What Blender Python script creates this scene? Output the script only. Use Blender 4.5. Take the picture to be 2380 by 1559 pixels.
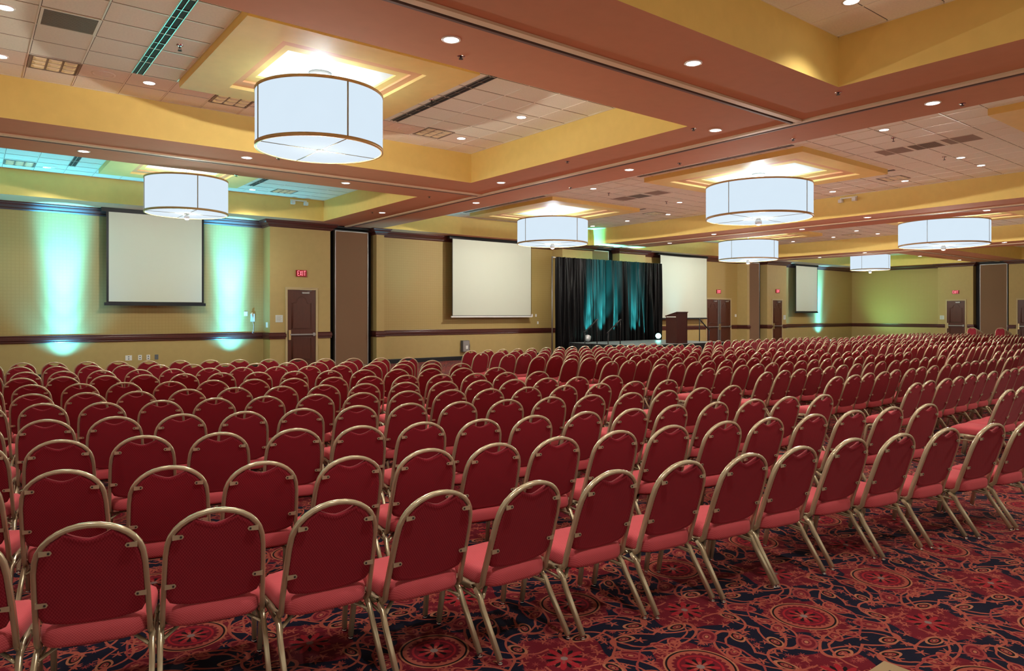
import bpy, math, random
from mathutils import Vector, Matrix

# ------------------------------------------------------------------ clean
for o in list(bpy.data.objects):
    bpy.data.objects.remove(o, do_unlink=True)
SC = bpy.context.scene
COL = SC.collection
PI = math.pi
random.seed(7)

# ------------------------------------------------------------------ camera
CAM_H = 1.70
TH = math.radians(37.8415)
FPX = 1633.28
cam_data = bpy.data.cameras.new('camera')
cam_data.sensor_width = 36.0
cam_data.sensor_fit = 'HORIZONTAL'
cam_data.lens = 36.0 * FPX / 2380.0
cam_data.shift_y = -(779.5 - 730.47) / 2380.0
cam_data.clip_start = 0.05
cam_data.clip_end = 200
cam = bpy.data.objects.new('camera', cam_data)
cam.location = (0, 0, CAM_H)
cam.rotation_euler = (math.radians(90), 0, -TH)
COL.objects.link(cam)
SC.camera = cam

# ------------------------------------------------------------------ world, colour management
SC.view_settings.view_transform = 'Standard'
SC.view_settings.look = 'None'
SC.view_settings.exposure = 0.0
SC.view_settings.gamma = 1.0
SC.view_settings.use_curve_mapping = False
world = bpy.data.worlds.new('world')
SC.world = world
world.use_nodes = True
world.node_tree.nodes['Background'].inputs[0].default_value = (1.0, 0.90, 0.74, 1)
world.node_tree.nodes['Background'].inputs[1].default_value = 0.6
try:
    SC.cycles.use_denoising = True
    SC.cycles.max_bounces = 6
    SC.cycles.diffuse_bounces = 4
    SC.cycles.glossy_bounces = 3
    SC.cycles.transmission_bounces = 3
    SC.cycles.sample_clamp_indirect = 6.0
    SC.cycles.use_adaptive_sampling = True
    SC.cycles.adaptive_threshold = 0.02
    SC.cycles.caustics_reflective = False
    SC.cycles.caustics_refractive = False
except Exception:
    pass

# light strengths, tuned together
DRUM_GLOW = 0.95
DRUM_UP_W = 70.0
DRUM_DOWN_W = 270.0
DOWN_W = 125.0
FILL_W = 88.0
TEAL = (0.10, 0.86, 1.65)
TEAL_W = 300.0
BEAM_W = 9000.0

# ------------------------------------------------------------------ materials
def lin(c):
    return tuple(((v / 255.0) / 12.92 if v / 255.0 <= 0.04045 else ((v / 255.0 + 0.055) / 1.055) ** 2.4) for v in c)

class NT:
    """Tiny wrapper that writes maths as shader nodes."""
    def __init__(s, m):
        s.nt = m.node_tree; s.n = s.nt.nodes; s.l = s.nt.links
    def node(s, t, **k):
        nd = s.n.new(t)
        for a, b in k.items():
            setattr(nd, a, b)
        return nd
    def put(s, sock, v):
        if hasattr(v, 'default_value') and hasattr(v, 'node'):
            s.l.new(v, sock)
        else:
            sock.default_value = v
    def m(s, op, a, b=None, c=None, clamp=False):
        nd = s.node('ShaderNodeMath', operation=op); nd.use_clamp = clamp
        s.put(nd.inputs[0], a)
        if b is not None: s.put(nd.inputs[1], b)
        if c is not None: s.put(nd.inputs[2], c)
        return nd.outputs[0]
    def add(s, a, b): return s.m('ADD', a, b)
    def sub(s, a, b): return s.m('SUBTRACT', a, b)
    def mul(s, a, b): return s.m('MULTIPLY', a, b)
    def mx(s, a, b): return s.m('MAXIMUM', a, b)
    def mn(s, a, b): return s.m('MINIMUM', a, b)
    def lt(s, a, b): return s.m('LESS_THAN', a, b)
    def gt(s, a, b): return s.m('GREATER_THAN', a, b)
    def ab(s, a): return s.m('ABSOLUTE', a)
    def sin(s, a): return s.m('SINE', a)
    def hyp(s, a, b): return s.m('SQRT', s.add(s.mul(a, a), s.mul(b, b)))
    def coords(s, kind='Object'):
        tc = s.node('ShaderNodeTexCoord')
        sp = s.node('ShaderNodeSeparateXYZ')
        s.l.new(tc.outputs[kind], sp.inputs[0])
        return tc.outputs[kind], sp.outputs[0], sp.outputs[1], sp.outputs[2]
    def noise(s, vec, scale, detail=2, rough=0.5):
        nd = s.node('ShaderNodeTexNoise')
        nd.inputs['Scale'].default_value = scale; nd.inputs['Detail'].default_value = detail
        nd.inputs['Roughness'].default_value = rough
        if vec is not None: s.l.new(vec, nd.inputs['Vector'])
        return nd.outputs[0], nd.outputs[1]
    def mix(s, f, a, b):
        nd = s.node('ShaderNodeMix', data_type='RGBA')
        s.put(nd.inputs[0], f)
        for sock, v in ((nd.inputs[6], a), (nd.inputs[7], b)):
            if isinstance(v, tuple): sock.default_value = (v[0], v[1], v[2], 1)
            else: s.l.new(v, sock)
        return nd.outputs[2]
    def comb(s, x, y, z=0.0):
        nd = s.node('ShaderNodeCombineXYZ')
        s.put(nd.inputs[0], x); s.put(nd.inputs[1], y); s.put(nd.inputs[2], z)
        return nd.outputs[0]

def new_mat(name):
    m = bpy.data.materials.new(name); m.use_nodes = True
    return m, NT(m), m.node_tree.nodes['Principled BSDF']

def mat(name, col, rough=0.6, metal=0.0, var=0.06, scale=6.0, spec=0.3, bump=0.0, bscale=60.0, sheen=0.0, emit=None, estr=0.0):
    m, t, b = new_mat(name)
    vec, x, y, z = t.coords()
    f, _ = t.noise(vec, scale, 3)
    lo = tuple(c * (1 - var) for c in col); hi = tuple(min(1, c * (1 + var)) for c in col)
    t.l.new(t.mix(f, lo, hi), b.inputs['Base Color'])
    b.inputs['Roughness'].default_value = rough
    b.inputs['Metallic'].default_value = metal
    b.inputs['Specular IOR Level'].default_value = spec
    if sheen:
        b.inputs['Sheen Weight'].default_value = sheen
    if bump:
        g, _ = t.noise(vec, bscale, 2)
        bn = t.node('ShaderNodeBump'); bn.inputs['Strength'].default_value = bump; bn.inputs['Distance'].default_value = 0.003
        t.l.new(g, bn.inputs['Height']); t.l.new(bn.outputs[0], b.inputs['Normal'])
    if emit:
        b.inputs['Emission Color'].default_value = (*emit, 1); b.inputs['Emission Strength'].default_value = estr
    return m

def emat(name, col, strength):
    m, t, b = new_mat(name)
    vec, x, y, z = t.coords()
    f, _ = t.noise(vec, 3.0, 2)
    b.inputs['Base Color'].default_value = (0.005, 0.005, 0.005, 1); b.inputs['Specular IOR Level'].default_value = 0.0; b.inputs['Roughness'].default_value = 1.0
    t.l.new(t.mix(f, tuple(c * 0.97 for c in col), col), b.inputs['Emission Color'])
    b.inputs['Emission Strength'].default_value = strength
    return m

def wood_mat(name, a, b_, rough=0.35):
    m, t, b = new_mat(name)
    vec, x, y, z = t.coords()
    mp = t.node('ShaderNodeMapping'); mp.inputs['Scale'].default_value = (14, 14, 1.2)
    t.l.new(vec, mp.inputs[0])
    f, _ = t.noise(mp.outputs[0], 4.0, 6, 0.65)
    t.l.new(t.mix(f, a, b_), b.inputs['Base Color'])
    b.inputs['Roughness'].default_value = rough
    b.inputs['Specular IOR Level'].default_value = 0.4
    return m

def wallpaper_mat():
    m, t, b = new_mat('patterned_wallpaper')
    vec, x, y, z = t.coords()
    u = t.add(x, y)
    k = 2 * PI / 0.17
    a = t.sin(t.mul(u, k)); c = t.sin(t.mul(z, k))
    star = t.ab(t.mul(a, c))
    star = t.m('POWER', star, 0.6)
    ring = t.ab(t.sin(t.mul(t.add(t.mul(a, a), t.mul(c, c)), 3.6)))
    f = t.m('MULTIPLY_ADD', ring, 0.55, t.mul(star, 0.45))
    n, _ = t.noise(vec, 9, 3)
    f2 = t.m('SMOOTHSTEP' if False else 'MULTIPLY', f, t.add(0.75, t.mul(n, 0.5)), clamp=True)
    t.l.new(t.mix(f2, WALL_UP_A, WALL_UP_B), b.inputs['Base Color'])
    b.inputs['Roughness'].default_value = 0.62
    return m
WALL_UP_A = (0.36, 0.245, 0.078)
WALL_UP_B = (0.44, 0.315, 0.110)

def fabric_mat(name, c0, c1, scale=0.006):
    m, t, b = new_mat(name)
    vec, x, y, z = t.coords()
    k = PI / scale
    zz = t.add(z, t.mul(y, 1.0))
    f = t.m('MULTIPLY_ADD', t.mul(t.sin(t.mul(x, k)), t.sin(t.mul(zz, k))), 2.5, 0.5, clamp=True)
    n, _ = t.noise(vec, 14, 3)
    col = t.mix(f, c0, c1)
    col = t.mix(t.mul(n, 0.25), col, (c0[0] * 0.7, c0[1] * 0.7, c0[2] * 0.7))
    t.l.new(col, b.inputs['Base Color'])
    b.inputs['Roughness'].default_value = 0.85
    b.inputs['Specular IOR Level'].default_value = 0.2
    b.inputs['Sheen Weight'].default_value = 0.25
    b.inputs['Sheen Roughness'].default_value = 0.4
    b.inputs['Sheen Tint'].default_value = (1.0, 0.55, 0.55, 1)
    return m

def carpet_mat():
    """Medallion and scroll carpet: a 0.93 m repeat built from maths nodes."""
    m, t, b = new_mat('medallion_carpet')
    vec, X, Y, Z = t.coords()
    P = 0.93
    _, nc = t.noise(vec, 7.0, 2)
    sp = t.node('ShaderNodeSeparateXYZ'); t.l.new(nc, sp.inputs[0])
    wx = t.mul(t.sub(sp.outputs[0], 0.5), 0.030); wy = t.mul(t.sub(sp.outputs[1], 0.5), 0.030)
    x0 = t.add(X, wx); y0 = t.add(Y, wy)
    def fold(v, off):
        q = t.m('FRACT', t.m('MULTIPLY_ADD', v, 1.0 / P, 0.5 - off / P))
        return t.mul(t.sub(q, 0.5), P)
    px = fold(x0, 1.87); py = fold(y0, 3.05)            # medallion centre at 0,0
    pxs = fold(X, 1.87); pys = fold(Y, 3.05)            # unwarped
    qx = fold(X, 1.87 + P / 2); qy = fold(Y, 3.05 + P / 2)  # star flower centre
    r = t.hyp(pxs, pys); rq = t.hyp(qx, qy)
    ang = t.m('ARCTAN2', pys, pxs); angq = t.m('ARCTAN2', qy, qx)
    # swirl the scroll field so mirrored shapes turn
    def rot(ax, ay, a):
        ca, sa = math.cos(a), math.sin(a)
        return t.sub(t.mul(ax, ca), t.mul(ay, sa)), t.add(t.mul(ax, sa), t.mul(ay, ca))
    swx, swy = rot(px, py, 0.22)
    ax, ay = t.ab(swx), t.ab(swy)
    NAVY = (0.003, 0.006, 0.020); RED = (0.130, 0.007, 0.016); RED2 = (0.30, 0.013, 0.022)
    ORA = (0.33, 0.076, 0.052); GOLD = (0.38, 0.145, 0.080); SAL = (0.26, 0.042, 0.040); BLK = (0.004, 0.003, 0.004); GREY = (0.22, 0.16, 0.15)
    col = None
    n1, _ = t.noise(vec, 3.0, 2)
    # base fields
    petq = t.m('MULTIPLY_ADD', t.sin(t.mul(angq, 4.0)), 0.03, 0.245)
    fr = t.lt(rq, petq)
    fr2 = t.lt(r, t.m('MULTIPLY_ADD', t.sin(t.mul(ang, 8.0)), 0.022, 0.235))
    col = t.mix(t.mx(fr, fr2), NAVY, RED)
    # leaf flecks scattered over the ground
    def flecks(col, scale, n, size, color, seedoff):
        vo = t.node('ShaderNodeTexVoronoi'); vo.inputs['Scale'].default_value = scale
        vv = t.comb(t.add(x0, seedoff), t.add(y0, seedoff * 1.7), 0.0)
        t.l.new(vv, vo.inputs['Vector']); vo.voronoi_dimensions = '2D'
        s1 = t.node('ShaderNodeSeparateXYZ'); s2 = t.node('ShaderNodeSeparateXYZ'); s3 = t.node('ShaderNodeSeparateXYZ')
        t.l.new(vo.outputs['Position'], s1.inputs[0]); t.l.new(vv, s2.inputs[0]); t.l.new(vo.outputs['Color'], s3.inputs[0])
        dx = t.sub(s2.outputs[0], s1.outputs[0]); dy = t.sub(s2.outputs[1], s1.outputs[1])
        rr = t.hyp(dx, dy); aa = t.m('ARCTAN2', dy, dx)
        lim = t.mul(size, t.m('MULTIPLY_ADD', t.ab(t.sin(t.m('MULTIPLY_ADD', aa, n / 2.0, t.mul(s3.outputs[0], 9.0)))), -0.85, 1.1))
        return t.mix(t.lt(rr, lim), col, color)
    col = flecks(col, 10.0, 5, 0.030, ORA, 3.1)
    col = flecks(col, 12.0, 7, 0.022, SAL, 9.7)
    # paisley loops
    def loop(col, cx, cy, a, rx, ry, w, fill, line, inner=True):
        dx, dy = t.sub(ax, cx), t.sub(ay, cy)
        ux, uy = rot(dx, dy, -a)
        e = t.hyp(t.mul(ux, 1.0 / rx), t.mul(uy, 1.0 / ry))
        wn = w / min(rx, ry)
        if fill is not None:
            col = t.mix(t.lt(e, 1.0), col, fill)
        col = t.mix(t.lt(t.ab(t.sub(e, 1.0)), wn), col, line)
        if inner:
            col = t.mix(t.lt(t.ab(t.sub(e, 0.42)), wn * 0.8), col, SAL)
            col = t.mix(t.lt(e, 0.2), col, GOLD)
        return col
    col = loop(col, 0.30, 0.10, 1.15, 0.165, 0.092, 0.0065, NAVY, ORA, False)
    col = loop(col, 0.10, 0.33, 0.35, 0.165, 0.092, 0.0065, NAVY, ORA, False)
    col = loop(col, 0.24, 0.235, 0.80, 0.075, 0.045, 0.006, RED, SAL)
    col = loop(col, 0.385, 0.17, 1.30, 0.055, 0.030, 0.005, BLK, GOLD)
    col = loop(col, 0.17, 0.400, 0.10, 0.055, 0.030, 0.005, BLK, GOLD)
    col = loop(col, 0.25, 0.045, 0.6, 0.050, 0.030, 0.005, RED, ORA)
    col = loop(col, 0.045, 0.255, 1.0, 0.050, 0.030, 0.005, RED, ORA)
    # long sweeping stems
    col = t.mix(t.lt(t.ab(t.sub(rq, t.m('MULTIPLY_ADD', t.sin(t.m('MULTIPLY_ADD', angq, 4.0, 0.9)), 0.055, 0.300))), 0.0075), col, ORA)
    def ring(col, cx, cy, rad, w, color, ex=1.0):
        e = t.hyp(t.mul(t.sub(ax, cx), ex), t.sub(ay, cy))
        e = t.add(e, t.mul(t.sub(sp.outputs[2], 0.5), 0.05))
        return t.mix(t.lt(t.ab(t.sub(e, rad)), w), col, color)
    col = ring(col, 0.465, 0.03, 0.205, 0.0060, ORA)
    col = ring(col, 0.03, 0.465, 0.205, 0.0060, ORA)
    col = ring(col, 0.0, 0.0, 0.300, 0.0055, SAL)
    # small leaves over the loops
    col = flecks(col, 7.0, 5, 0.034, ORA, 21.3)
    # medallion
    col = t.mix(t.lt(r, 0.178), col, GOLD)
    col = t.mix(t.lt(r, 0.168), col, BLK)
    col = t.mix(t.lt(r, 0.158), col, ORA)
    scal = t.m('MULTIPLY_ADD', t.ab(t.sin(t.mul(ang, 12.0))), 0.016, 0.122)
    col = t.mix(t.lt(r, scal), col, RED)
    col = t.mix(t.lt(r, 0.112), col, RED2)
    col = t.mix(t.lt(r, 0.100), col, RED)
    st = t.m('MULTIPLY_ADD', t.m('POWER', t.ab(t.sin(t.mul(ang, 4.0))), 3.0), -0.075, 0.092)
    st2 = t.m('MULTIPLY_ADD', t.m('POWER', t.ab(t.m('COSINE', t.mul(ang, 4.0))), 3.0), -0.06, 0.075)
    col = t.mix(t.lt(r, st2), col, BLK)
    col = t.mix(t.lt(r, st), col, RED2)
    col = t.mix(t.lt(r, t.mul(st, 0.55)), col, ORA)
    col = t.mix(t.lt(r, 0.020), col, GREY)
    # star flower
    sq = t.m('MULTIPLY_ADD', t.m('POWER', t.ab(t.sin(t.mul(angq, 4.0))), 2.0), -0.075, 0.115)
    sq2 = t.m('MULTIPLY_ADD', t.m('POWER', t.ab(t.m('COSINE', t.mul(angq, 4.0))), 2.0), -0.08, 0.095)
    col = t.mix(t.lt(rq, sq2), col, BLK)
    col = t.mix(t.lt(rq, sq), col, RED2)
    col = t.mix(t.lt(rq, t.mul(sq, 0.5)), col, SAL)
    col = t.mix(t.lt(rq, 0.018), col, GREY)
    # pile noise
    pn, _ = t.noise(vec, 180.0, 2)
    col = t.mix(t.m('MULTIPLY_ADD', pn, 0.25, -0.09, clamp=True), col, (0.07, 0.015, 0.018))
    t.l.new(col, b.inputs['Base Color'])
    b.inputs['Roughness'].default_value = 0.95
    b.inputs['Specular IOR Level'].default_value = 0.08
    b.inputs['Sheen Weight'].default_value = 0.04
    bn = t.node('ShaderNodeBump'); bn.inputs['Strength'].default_value = 0.5; bn.inputs['Distance'].default_value = 0.004
    t.l.new(pn, bn.inputs['Height']); t.l.new(bn.outputs[0], b.inputs['Normal'])
    return m

M = dict(
    carpet=carpet_mat(),
    wallpaper=wallpaper_mat(),
    wall=mat('tan_plaster', (0.45, 0.33, 0.130), 0.6, bump=0.1),
    soffit=mat('terracotta_soffit', (0.50, 0.215, 0.115), 0.85, bump=0.08),
    side=mat('yellow_drop_face', (0.80, 0.58, 0.18), 0.65, bump=0.08),
    cloud=mat('yellow_cloud_panel', (0.88, 0.64, 0.23), 0.6),
    ledge=mat('peach_ledge', (0.80, 0.42, 0.20), 0.6),
    recess=mat('cream_recess', (0.90, 0.92, 0.86), 0.6),
    tile=mat('acoustic_tile', (0.86, 0.84, 0.72), 0.85, var=0.09, scale=40, bump=0.35, bscale=220),
    tbar=mat('ceiling_grid_bar', (0.85, 0.80, 0.68), 0.4),
    tbar_shade=mat('painted_reveal_shadow', (0.10, 0.07, 0.05), 0.9),  # flat dark strip beside each bar, reveal shadow put into the colour
    track=mat('partition_track_beige', (0.66, 0.50, 0.33), 0.6, metal=0.0),
    track_brown=mat('track_flange_brown', (0.16, 0.09, 0.075), 0.65),
    track_dark=mat('track_slot_dark', (0.015, 0.012, 0.02), 0.5),
    mahogany=wood_mat('mahogany_trim', (0.050, 0.012, 0.010), (0.105, 0.028, 0.020), 0.28),
    doorwood=wood_mat('mahogany_door', (0.055, 0.015, 0.009), (0.115, 0.035, 0.019), 0.34),
    doorframe=mat('tan_door_frame', (0.50, 0.39, 0.21), 0.5),
    black=mat('black_baseboard', (0.012, 0.012, 0.014), 0.5),
    blackfab=mat('black_skirt_fabric', (0.014, 0.013, 0.014), 0.85),
    panel=mat('brown_partition_carpet', (0.215, 0.125, 0.072), 0.95, var=0.12, scale=90, bump=0.3),
    alu=mat('dull_aluminium', (0.35, 0.34, 0.33), 0.4, metal=0.7),
    chrome=mat('chrome', (0.75, 0.75, 0.76), 0.15, metal=1.0),
    brass=mat('satin_brass', (0.62, 0.48, 0.25), 0.3, metal=0.8),
    screen=mat('screen_vinyl', (0.56, 0.585, 0.49), 0.7, var=0.01),
    whiteplastic=mat('white_plastic', (0.78, 0.78, 0.74), 0.4),
    greyplastic=mat('grey_metal_box', (0.13, 0.14, 0.15), 0.5),
    sign=mat('sign_plate', (0.62, 0.66, 0.62), 0.5),
    vent=mat('grey_vent_metal', (0.26, 0.22, 0.18), 0.5),
    ventdark=mat('dark_vent_slot', (0.035, 0.03, 0.028), 0.7),
    stain=mat('grey_stained_tile', (0.34, 0.27, 0.22), 0.9, scale=9, var=0.15),
    louver=mat('troffer_louver', (0.70, 0.62, 0.42), 0.3, metal=0.5, emit=(1.0, 0.8, 0.5), estr=0.10),
    frame=mat('champagne_frame', (0.58, 0.50, 0.335), 0.24, metal=0.45, var=0.05),
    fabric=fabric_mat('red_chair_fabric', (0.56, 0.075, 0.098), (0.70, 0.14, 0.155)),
    fabric_shaded=fabric_mat('red_chair_fabric_shaded', (0.26, 0.014, 0.028), (0.36, 0.032, 0.052)),  # same cloth as the seat, darkened for the shade on the backs
    pan=mat('seat_underside', (0.02, 0.012, 0.012), 0.8),
    drumrim=mat('drum_gold_rim', (0.52, 0.35, 0.16), 0.4, metal=0.3),
    drumbar=mat('drum_bar', (0.30, 0.27, 0.18), 0.5),
    shade=emat('lit_linen_shade', (0.74, 0.88, 1.0), DRUM_GLOW),
    diffuser=emat('lit_drum_diffuser', (0.78, 0.90, 1.0), DRUM_GLOW),
    lamp=emat('lit_downlight_lens', (1.0, 0.97, 0.93), 14.0),
    lamptrim=mat('downlight_trim', (0.80, 0.76, 0.70), 0.4),
    exitred=emat('exit_letter_glow', (1.0, 0.16, 0.20), 3.0),
    exitbox=mat('exit_dark_red', (0.10, 0.004, 0.008), 0.35, emit=(0.5, 0.01, 0.02), estr=0.25),
    deck=mat('grey_stage_deck', (0.20, 0.22, 0.23), 0.35, bump=0.05),
    velvet=mat('black_drape', (0.0035, 0.003, 0.0035), 0.40, spec=0.14, var=0.2),
    silver=mat('silver_can', (0.62, 0.64, 0.65), 0.3, metal=0.5),
    lectern=wood_mat('dark_lectern_wood', (0.030, 0.008, 0.007), (0.07, 0.018, 0.014), 0.3),
    tealglow=emat('teal_led_lens', (0.30, 1.0, 0.85), 18.0),
    glass=mat('clear_ball', (0.75, 0.77, 0.75), 0.1, spec=0.8),
    tanplate=mat('tan_floor_plate', (0.36, 0.26, 0.14), 0.5),
)

# ------------------------------------------------------------------ mesh helpers
class MB:
    def __init__(s): s.v = []; s.f = []; s.mi = []; s.sm = []; s.cur = 0
    def box(s, x0, x1, y0, y1, z0, z1, mi=0):
        n = len(s.v)
        s.v += [(x0, y0, z0), (x1, y0, z0), (x1, y1, z0), (x0, y1, z0), (x0, y0, z1), (x1, y0, z1), (x1, y1, z1), (x0, y1, z1)]
        for q in ((0, 3, 2, 1), (4, 5, 6, 7), (0, 1, 5, 4), (1, 2, 6, 5), (2, 3, 7, 6), (3, 0, 4, 7)):
            s.f.append(tuple(n + i for i in q)); s.mi.append(mi); s.sm.append(False)
        return s
    def quad(s, a, b, c, d, mi=0):
        n = len(s.v); s.v += [a, b, c, d]; s.f.append((n, n + 1, n + 2, n + 3)); s.mi.append(mi); s.sm.append(False); return s
    def ring_loft(s, rings, mi=0, closed=True, cap0=True, cap1=True, smooth=True):
        n = len(s.v); k = len(rings[0])
        for r in rings: s.v += [tuple(p) for p in r]
        for i in range(len(rings) - 1):
            for j in range(k if closed else k - 1):
                a = n + i * k + j; b = n + i * k + (j + 1) % k
                s.f.append((a, b, b + k, a + k)); s.mi.append(mi); s.sm.append(smooth)
        for which, on in ((0, cap0), (len(rings) - 1, cap1)):
            if on:
                base = n + which * k
                cx = [sum(s.v[base + j][q] for j in range(k)) / k for q in range(3)]
                s.v.append(tuple(cx)); ci = len(s.v) - 1
                for j in range(k):
                    a = base + j; b = base + (j + 1) % k
                    s.f.append((b, a, ci) if which == 0 else (a, b, ci)); s.mi.append(mi); s.sm.append(False)
        return s
    def tube(s, pts, w, h=None, n=8, mi=0, up=(0, 0, 1), power=0.6, cap=True):
        """Sweep a rounded-rectangle section (w across, h along 'up') along pts."""
        h = h or w
        pts = [Vector(p) for p in pts]; rings = []
        upv = Vector(up)
        for i, p in enumerate(pts):
            d = (pts[min(i + 1, len(pts) - 1)] - pts[max(i - 1, 0)]).normalized()
            sx = d.cross(upv)
            if sx.length < 1e-4: sx = d.cross(Vector((0, 1, 0)))
            sx.normalize(); sy = sx.cross(d).normalized()
            r = []
            for k in range(n):
                a = 2 * PI * (k + 0.5) / n
                ca, sa = math.cos(a), math.sin(a)
                ca = math.copysign(abs(ca) ** power, ca); sa = math.copysign(abs(sa) ** power, sa)
                r.append(p + sx * (ca * w / 2) + sy * (sa * h / 2))
            rings.append(r)
        return s.ring_loft(rings, mi, True, cap, cap)
    def cyl(s, c, r, z0, z1, n=24, mi=0, r1=None, smooth=True):
        r1 = r if r1 is None else r1
        a = [(c[0] + r * math.cos(2 * PI * i / n), c[1] + r * math.sin(2 * PI * i / n), z0) for i in range(n)]
        b = [(c[0] + r1 * math.cos(2 * PI * i / n), c[1] + r1 * math.sin(2 * PI * i / n), z1) for i in range(n)]
        return s.ring_loft([a, b], mi, True, True, True, smooth)
    def lathe(s, c, prof, n=32, mi=0, cap0=False, cap1=False):
        rings = [[(c[0] + r * math.cos(2 * PI * i / n), c[1] + r * math.sin(2 * PI * i / n), c[2] + z) for i in range(n)] for r, z in prof]
        return s.ring_loft(rings, mi, True, cap0, cap1)
    def ball(s, c, r, n=14, mi=0):
        rings = []
        for i in range(1, 8):
            a = PI * i / 8
            rings.append([(c[0] + r * math.sin(a) * math.cos(2 * PI * k / n), c[1] + r * math.sin(a) * math.sin(2 * PI * k / n), c[2] - r * math.cos(a)) for k in range(n)])
        return s.ring_loft(rings, mi)
    def sweep(s, path, prof, mi=0):
        """Mitred sweep of profile (offset to the right-hand side of travel, z) along a flat path."""
        pts = [Vector((p[0], p[1])) for p in path]; rings = []
        for i, p in enumerate(pts):
            d0 = (p - pts[i - 1]).normalized() if i else None
            d1 = (pts[i + 1] - p).normalized() if i < len(pts) - 1 else None
            if d0 is None: d0 = d1
            if d1 is None: d1 = d0
            n0 = Vector((d0.y, -d0.x)); n1 = Vector((d1.y, -d1.x))
            b = (n0 + n1)
            b = b / b.length if b.length > 1e-5 else n0
            k = 1.0 / max(0.3, b.dot(n0))
            rings.append([(p.x + b.x * o * k, p.y + b.y * o * k, z) for o, z in prof])
        return s.ring_loft(rings, mi, True, True, True, False)
    def build(s, name, mats, parent=None, smooth=None):
        me = bpy.data.meshes.new(name)
        me.from_pydata([tuple(v) for v in s.v], [], s.f)
        if not isinstance(mats, (list, tuple)): mats = [mats]
        for m in mats: me.materials.append(m)
        me.polygons.foreach_set('material_index', s.mi)
        me.polygons.foreach_set('use_smooth', s.sm if smooth is None else [smooth] * len(s.f))
        me.update()
        o = bpy.data.objects.new(name, me); COL.objects.link(o)
        if parent: o.parent = parent
        return o

def tag(o, label=None, cat=None, group=None, kind=None):
    if label: o['label'] = label
    if cat: o['category'] = cat
    if group: o['group'] = group
    if kind: o['kind'] = kind
    return o
def empty(name, loc=(0, 0, 0), rz=0.0):
    o = bpy.data.objects.new(name, None); COL.objects.link(o)
    o.location = loc; o.rotation_euler = (0, 0, rz); o.empty_display_size = 0.1
    return o
def struct(o): o['kind'] = 'structure'; return o
def copy_tree(o, parent=None):
    c = o.copy(); COL.objects.link(c)
    if parent is not None: c.parent = parent
    for ch in KIDS.get(o.name, []):
        copy_tree(ch, c)
    return c
KIDS = {}
def register(o):
    """Remember the children of a prototype so that copying needs no scan."""
    kids = [k for k in bpy.data.objects if k.parent == o]
    KIDS[o.name] = kids
    for k in kids: register(k)
ORD = ['zeroth', 'first', 'second', 'third', 'fourth', 'fifth', 'sixth', 'seventh', 'eighth', 'ninth', 'tenth', 'eleventh', 'twelfth',
       'thirteenth', 'fourteenth', 'fifteenth', 'sixteenth', 'seventeenth', 'eighteenth', 'nineteenth', 'twentieth']

def pix(x, y, z):
    c, s_ = math.cos(TH), math.sin(TH)
    d = x * s_ + y * c; r = x * c - y * s_
    if d < 0.05: return (-9999, 9999)
    return 1190 + FPX * r / d, 730.47 - FPX * (z - CAM_H) / d

# ------------------------------------------------------------------ the setting: floor, walls, ceiling
ZS = 4.55      # underside of the beams
ZT = 5.177     # acoustic tile level
YW, YP = 21.8, 21.2    # back wall, its projecting pieces
XW, XP = 44.0, 43.5    # right wall, its projecting pieces

struct(MB().box(-12, 46, -6, 23, -0.1, 0.0).build('floor', M['carpet']))

# back wall: recessed lengths and projecting piers
pier = [(7.23, 9.15), (10.77, 11.05), (19.05, 20.74), (22.37, 24.04), (31.85, 32.05), (33.66, 35.53)]
recess = [(-12, 7.23), (11.05, 19.05), (24.04, 31.85), (35.53, 44.3)]
pocket = [(9.15, 10.77), (20.74, 22.37), (32.05, 33.66)]
b = MB()
for x0, x1 in recess: b.box(x0, x1, YW, YW + 0.4, 0, ZS + 0.05)
for x0, x1 in pier: b.box(x0, x1, YP, YW + 0.4, 0, ZS + 0.05)
wall_back = struct(b.build('wall_back', M['wall']))
b = MB()
for x0, x1 in recess:
    if x0 < -5 or x0 > 10: b.box(max(x0, -12) + 0.004, x1 - 0.004, YW - 0.004, YW + 0.002, 1.10, ZS)
b.build('wallpaper', M['wallpaper'], wall_back)
b = MB()
for x0, x1 in pocket: b.box(x0, x1, YP + 0.42, YW + 0.4, 0, ZS + 0.05); b.box(x0, x1, YP + 0.06, YP + 0.42, ZS - 0.07, ZS + 0.04)
b.build('partition_pocket', M['black'], wall_back)
b = MB()
b.box(XW, XW + 0.4, 16.65, YW + 0.4, 0, ZS + 0.05)
b.box(XP, XW + 0.4, 14.88, 16.65, 0, ZS + 0.05)
b.box(XP, XW + 0.4, 11.0, 13.22, 0, ZS + 0.05)
b.box(XW, XW + 0.4, -6, 11.0, 0, ZS + 0.05)
wall_right = struct(b.build('wall_right', M['wall']))
MB().box(XW - 0.004, XW + 0.002, 16.655, YW - 0.005, 1.10, ZS).build('wallpaper', M['wallpaper'], wall_right)
MB().box(XP + 0.42, XW + 0.4, 13.22, 14.88, 0, ZS + 0.05).box(XP + 0.06, XP + 0.42, 13.22, 14.88, ZS - 0.07, ZS + 0.04).build('partition_pocket', M['black'], wall_right)

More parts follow.
